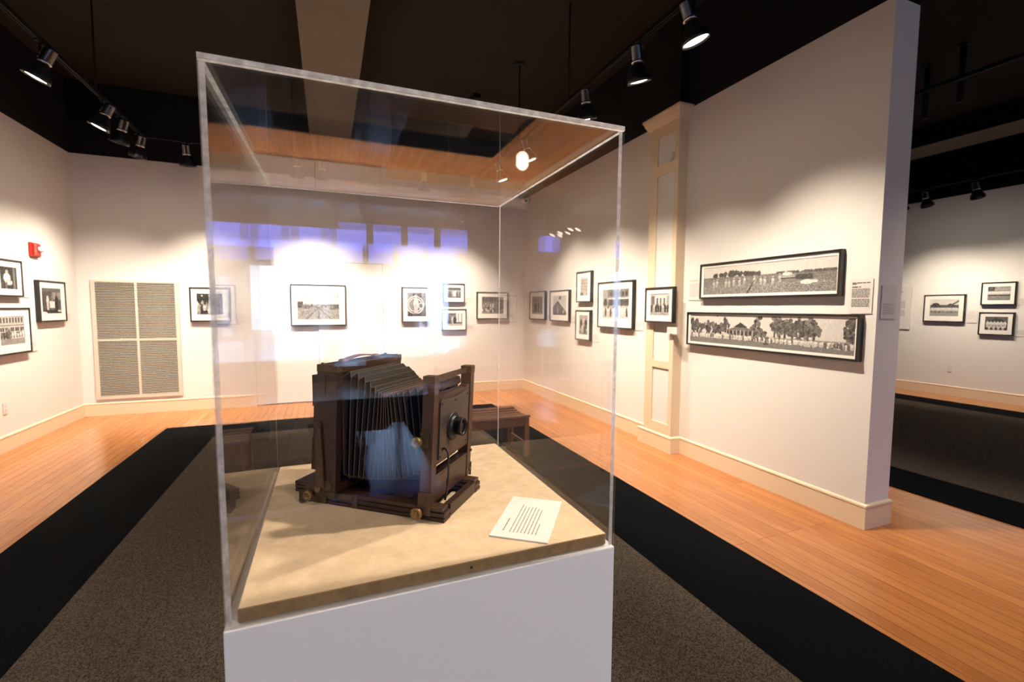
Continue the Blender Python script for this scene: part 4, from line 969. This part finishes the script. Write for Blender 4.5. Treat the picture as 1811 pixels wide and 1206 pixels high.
for k in range(13):
    f = k / 12; pts.append(SH @ Vector((-0.334, 0.055 + 0.145 * f, BZ1 + 0.002 + 0.009 * math.sin(PI * f))))
for k in range(12):
    p, q = pts[k], pts[k + 1]
    b.hexa([(p.x - 0.009, p.y, p.z), (p.x + 0.009, p.y, p.z), (q.x + 0.009, q.y, q.z), (q.x - 0.009, q.y, q.z), (p.x - 0.009, p.y, p.z + 0.0035), (p.x + 0.009, p.y, p.z + 0.0035), (q.x + 0.009, q.y, q.z + 0.0035), (q.x - 0.009, q.y, q.z + 0.0035)])
for f in (0, 12): b.lathe([(0.012, 0), (0.012, 0.004), (0.008, 0.007), (0.0001, 0.0075)], 16, M=Matrix.Translation(pts[f]))
b.build('carrying_handle', M_HANDLE, K)
# side braces with pivots
for ys, sg in ((BY0 - 0.0045, -1), (BY1 + 0.0045, 1)):
    b = MB(); a0, a1 = Vector((-0.338, ys, 0.21)), Vector((-0.336, ys, 0.05))
    b.hexa([(a1.x - 0.013, ys - 0.002, a1.z), (a1.x + 0.013, ys - 0.002, a1.z), (a1.x + 0.013, ys + 0.002, a1.z), (a1.x - 0.013, ys + 0.002, a1.z), (a0.x - 0.007, ys - 0.002, a0.z), (a0.x + 0.007, ys - 0.002, a0.z), (a0.x + 0.007, ys + 0.002, a0.z), (a0.x - 0.007, ys + 0.002, a0.z)])
    b.cyl((a0.x, ys - 0.004, a0.z), (a0.x, ys + 0.004, a0.z), 0.009, 18); b.cyl((a0.x, ys + sg * 0.004, a0.z), (a0.x, ys + sg * 0.006, a0.z), 0.0055, 14)
    b.build('brace', M_BRASSD, K)
b = MB(); b.lathe([(0.014, 0), (0.014, 0.002)], 20, M=Matrix.Translation((-0.318, BY0 - 0.0003, 0.055)) @ Matrix.Rotation(PI / 2, 4, 'X')); b.build('hinge_plate', M_BRASSD, K)

# bellows: pleats crowd together at the top middle and fan out below
NR = 17
def bel(i):
    f = i / (2 * NR)
    g = 0.5 + 0.5 * (2 * f - 1) * (0.20 + 0.80 * abs(2 * f - 1) ** 1.2)
    ut = -0.281 + 0.226 * g
    ub = -0.283 + 0.230 * f
    zc = np.interp(ut, [-0.29, -0.248, -0.218, -0.192, -0.165, -0.145, -0.10, -0.05], [0.346, 0.343, 0.331, 0.306, 0.292, 0.297, 0.311, 0.315])
    zb = np.interp(ub, [-0.29, -0.22, -0.12, -0.05], [0.062, 0.064, 0.074, 0.104])
    y0 = np.interp(f, [0, 1], [0.008, 0.030]); y1 = np.interp(f, [0, 1], [0.250, 0.203])
    du = 0.226 * (0.20 + 0.80 * abs(2 * f - 1) ** 1.2) / NR
    amp = min(0.014, max(0.006, du * 1.1))
    return ut, ub, y0, y1, zb, zc, amp
vs = []; fs = []; ridges = []
for i in range(2 * NR + 1):
    ut, ub, y0, y1, zb_, zc, am = bel(i)
    side_in = 0 if i % 2 == 0 else am; top_in = am if i % 2 == 0 else 0
    chx = 0.012
    ring = [(ub, y0 + side_in, zb_ + top_in + 0.006), (ut, y0 + side_in, zc - top_in), (ut, y1 - side_in, zc - top_in), (ub, y1 - side_in, zb_ + top_in + 0.006)]
    vs += ring
for i in range(2 * NR):
    for k in range(4):
        k2 = (k + 1) % 4; fs.append((i * 4 + k, i * 4 + k2, (i + 1) * 4 + k2, (i + 1) * 4 + k))
b = MB(); b.add(vs, fs, 0, False)
R_ = 0.00072
for i in range(2 * NR + 1):
    p = [Vector(v) for v in vs[i * 4:i * 4 + 4]]
    if i % 2 == 0:
        b.bar(p[0], p[1], R_ * 1.7, R_ * 1.7, up=(1, 0, 0), mi=1); b.bar(p[3], p[2], R_ * 1.7, R_ * 1.7, up=(1, 0, 0), mi=1)
    else:
        b.bar(p[1], p[2], R_ * 1.6, R_ * 1.6, mi=1)
    if i < 2 * NR:
        q = [Vector(v) for v in vs[(i + 1) * 4:(i + 1) * 4 + 4]]
        for k in (1, 2, 0, 3): b.bar(p[k], q[k], R_ * 1.9, R_ * 1.9, mi=1)
b.build('bellows', [M_BELLOWS, M_WORN], K, fix=False)

# front standard: posts, top bar, lens board frame, lower board
SF = Matrix(((1, 0, 0.048, -0.0015), (0, 1, 0, 0), (0, 0, 1, 0), (0, 0, 0, 1)))
for y0, y1 in ((0.0, 0.025), (0.213, 0.238)):
    b = MB(); b.box(-0.064, -0.034, y0, y1, 0.0332, 0.345, M=SF); b.build('post', M_CAMWOOD2, K, bevel=0.0012)
    b = MB(); b.box(-0.0648, -0.0332, y0 - 0.0007, y1 + 0.0007, 0.327, 0.3465, M=SF); b.build('post_cap', M_BRASSD, K, bevel=0.0008)
b = MB(); b.box(-0.051, -0.047, 0.0258, 0.2122, 0.329, 0.343, M=SF); b.build('top_bar', M_BRASSD, K)
FX = -0.036
y0, y1, z0, z1 = 0.0258, 0.2122, 0.128, 0.297
b = MB()
b.box(-0.058, FX, y0, y0 + 0.022, z0, z1, M=SF); b.box(-0.058, FX, y1 - 0.022, y1, z0, z1, M=SF)
b.box(-0.058, FX, y0 + 0.022, y1 - 0.022, z0, z0 + 0.018, M=SF)
for k in range(12):           # arched upper rail
    a, c = y0 + 0.022 + k * (y1 - y0 - 0.044) / 12, y0 + 0.022 + (k + 1) * (y1 - y0 - 0.044) / 12
    h = lambda y: z1 - 0.004 + 0.003 * math.sin(PI * (y - y0) / (y1 - y0))
    b.hexa([tuple(SF @ Vector(p)) for p in ((-0.058, a, z1 - 0.02), (FX, a, z1 - 0.02), (FX, c, z1 - 0.02), (-0.058, c, z1 - 0.02), (-0.058, a, h(a)), (FX, a, h(a)), (FX, c, h(c)), (-0.058, c, h(c)))])
fr_ = b.build('lens_frame', M_CAMWOOD2, K, bevel=0.001)
b = MB()                      # lens board with shouldered top corners
yb0, yb1, zb0, zb1 = y0 + 0.008, y1 - 0.014, z0 + 0.010, z1 - 0.010
oc = [(yb0, zb0), (yb1, zb0), (yb1, zb1 - 0.006), (yb1 - 0.008, zb1), (yb1 - 0.014, zb1 - 0.002), ((yb0 + yb1) / 2 + 0.004, zb1 - 0.009), ((yb0 + yb1) / 2 - 0.004, zb1 - 0.009), (yb0 + 0.014, zb1 - 0.002), (yb0 + 0.008, zb1), (yb0, zb1 - 0.006)]
n = len(oc); vv = [tuple(SF @ Vector((FX + 0.0002, y, z))) for y, z in oc] + [tuple(SF @ Vector((FX + 0.0032, y, z))) for y, z in oc]
b.add(vv, [tuple(range(n - 1, -1, -1)), tuple(range(n, 2 * n))] + [(k, (k + 1) % n, n + (k + 1) % n, n + k) for k in range(n)])
lb = b.build('lens_board', M_LENSBOARD, K)
b = MB()
for y, z in ((yb0 + 0.006, zb0 + 0.006), (yb1 - 0.006, zb0 + 0.006), (yb0 + 0.007, zb1 - 0.012), (yb1 - 0.007, zb1 - 0.012), ((yb0 + yb1) / 2, zb1 - 0.016)):
    b.cyl(SF @ Vector((FX + 0.003, y, z)), SF @ Vector((FX + 0.0045, y, z)), 0.0026, 10)
b.build('screw', M_DARK, lb)
LC = Vector((FX + 0.0033, 0.108, 0.205)); LC = SF @ LC
LM = Matrix.Translation(LC) @ Matrix.Rotation(PI / 2, 4, 'Y')
b = MB(); b.lathe([(0.036, 0), (0.036, 0.0025), (0.032, 0.004), (0.027, 0.004), (0.0265, 0.009), (0.0215, 0.010)], 32, M=LM); b.build('lens_flange', M_BLACKGLOSS, K)
b = MB(); b.lathe([(0.0205, 0.009), (0.0205, 0.016), (0.0225, 0.018), (0.0232, 0.029), (0.0218, 0.030), (0.0180, 0.026), (0.0178, 0.020)], 32, M=LM, cap=False)
ln = b.build('lens_barrel', M_BLACKGLOSS, K)
b = MB(); b.lathe([(0.0179, 0.0205), (0.0150, 0.0230), (0.009, 0.0250), (0.0001, 0.0257)], 28, M=LM, cap=False); b.build('lens_glass', M_LENSGLASS, ln)
b = MB(); b.lathe([(0.0222, 0.0296), (0.0216, 0.0304), (0.0204, 0.0300)], 32, M=LM, cap=False); b.build('rim', M_STEEL, ln)
# dark arched bellows frame seen over the board
b = MB(); b.box(-0.07, -0.0585, 0.03, 0.205, 0.298, 0.314, M=SF); b.box(-0.085, -0.058, 0.036, 0.2, 0.298, 0.321, M=SF); b.build('bellows_frame', M_CAMDARK, K, bevel=0.005, seg=3)
b = MB(); b.box(-0.056, FX, 0.0258, 0.2122, 0.034, 0.096, M=SF); lw = b.build('lower_board', M_CAMWOOD2, K, bevel=0.001)
b = MB(); b.box(FX - 0.001, FX + 0.0014, 0.088, 0.142, 0.058, 0.073, M=SF); b.build('name_plate', M_BRASSD, lw, bevel=0.0006)
b = MB(); b.box(-0.034 - 0.0285, -0.034 - 0.001, 0.026, 0.212, 0.0968, 0.1035, M=SF); b.build('slide_rail', M_CAMDARK, K)
# brass clamps and knobs on the near post
b = MB(); b.box(-0.066, -0.032, -0.003, -0.0008, 0.012, 0.068, M=SF); b.cyl(SF @ Vector((-0.05, -0.004, 0.052)), SF @ Vector((-0.05, -0.0012, 0.052)), 0.006, 14); b.build('clamp_plate', M_BRASSD, K, bevel=0.0006)
b = MB(); b.box(-0.066, -0.042, -0.003, -0.0008, 0.178, 0.212, M=SF); b.build('clamp_plate', M_BRASSD, K, bevel=0.0006)
knob((-0.062, -0.003, 0.021), 0.0145, 0.018); knob((-0.058, -0.003, 0.193), 0.0125, 0.022)
b = MB(); b.box(-0.066, -0.032, 0.2388, 0.241, 0.03, 0.068, M=SF); b.cyl(SF @ Vector((-0.036, 0.232, 0.05)), SF @ Vector((-0.030, 0.232, 0.05)), 0.005, 10); b.cyl(SF @ Vector((-0.036, 0.232, 0.105)), SF @ Vector((-0.030, 0.232, 0.105)), 0.004, 10); b.build('clamp_plate', M_BRASSD, K)
# shutter release cable hanging in front of the boards
pts = [(-0.030, 0.052, 0.155), (-0.022, 0.050, 0.163), (-0.013, 0.048, 0.160), (-0.008, 0.046, 0.145), (-0.008, 0.046, 0.10), (-0.012, 0.046, 0.06), (-0.018, 0.046, 0.036)]
P = []
for i in range(len(pts) - 1):
    p0, p1, p2, p3 = (Vector(pts[max(0, min(len(pts) - 1, j))]) for j in (i - 1, i, i + 1, i + 2))
    for s in range(5):
        f = s / 5; P.append(0.5 * ((2 * p1) + (p2 - p0) * f + (2 * p0 - 5 * p1 + 4 * p2 - p3) * f * f + (-p0 + 3 * p1 - 3 * p2 + p3) * f ** 3))
P.append(Vector(pts[-1]))
b = MB(); b.tube(P, 0.0028, 10); b.build('release_cable', M_RUBBER, K)
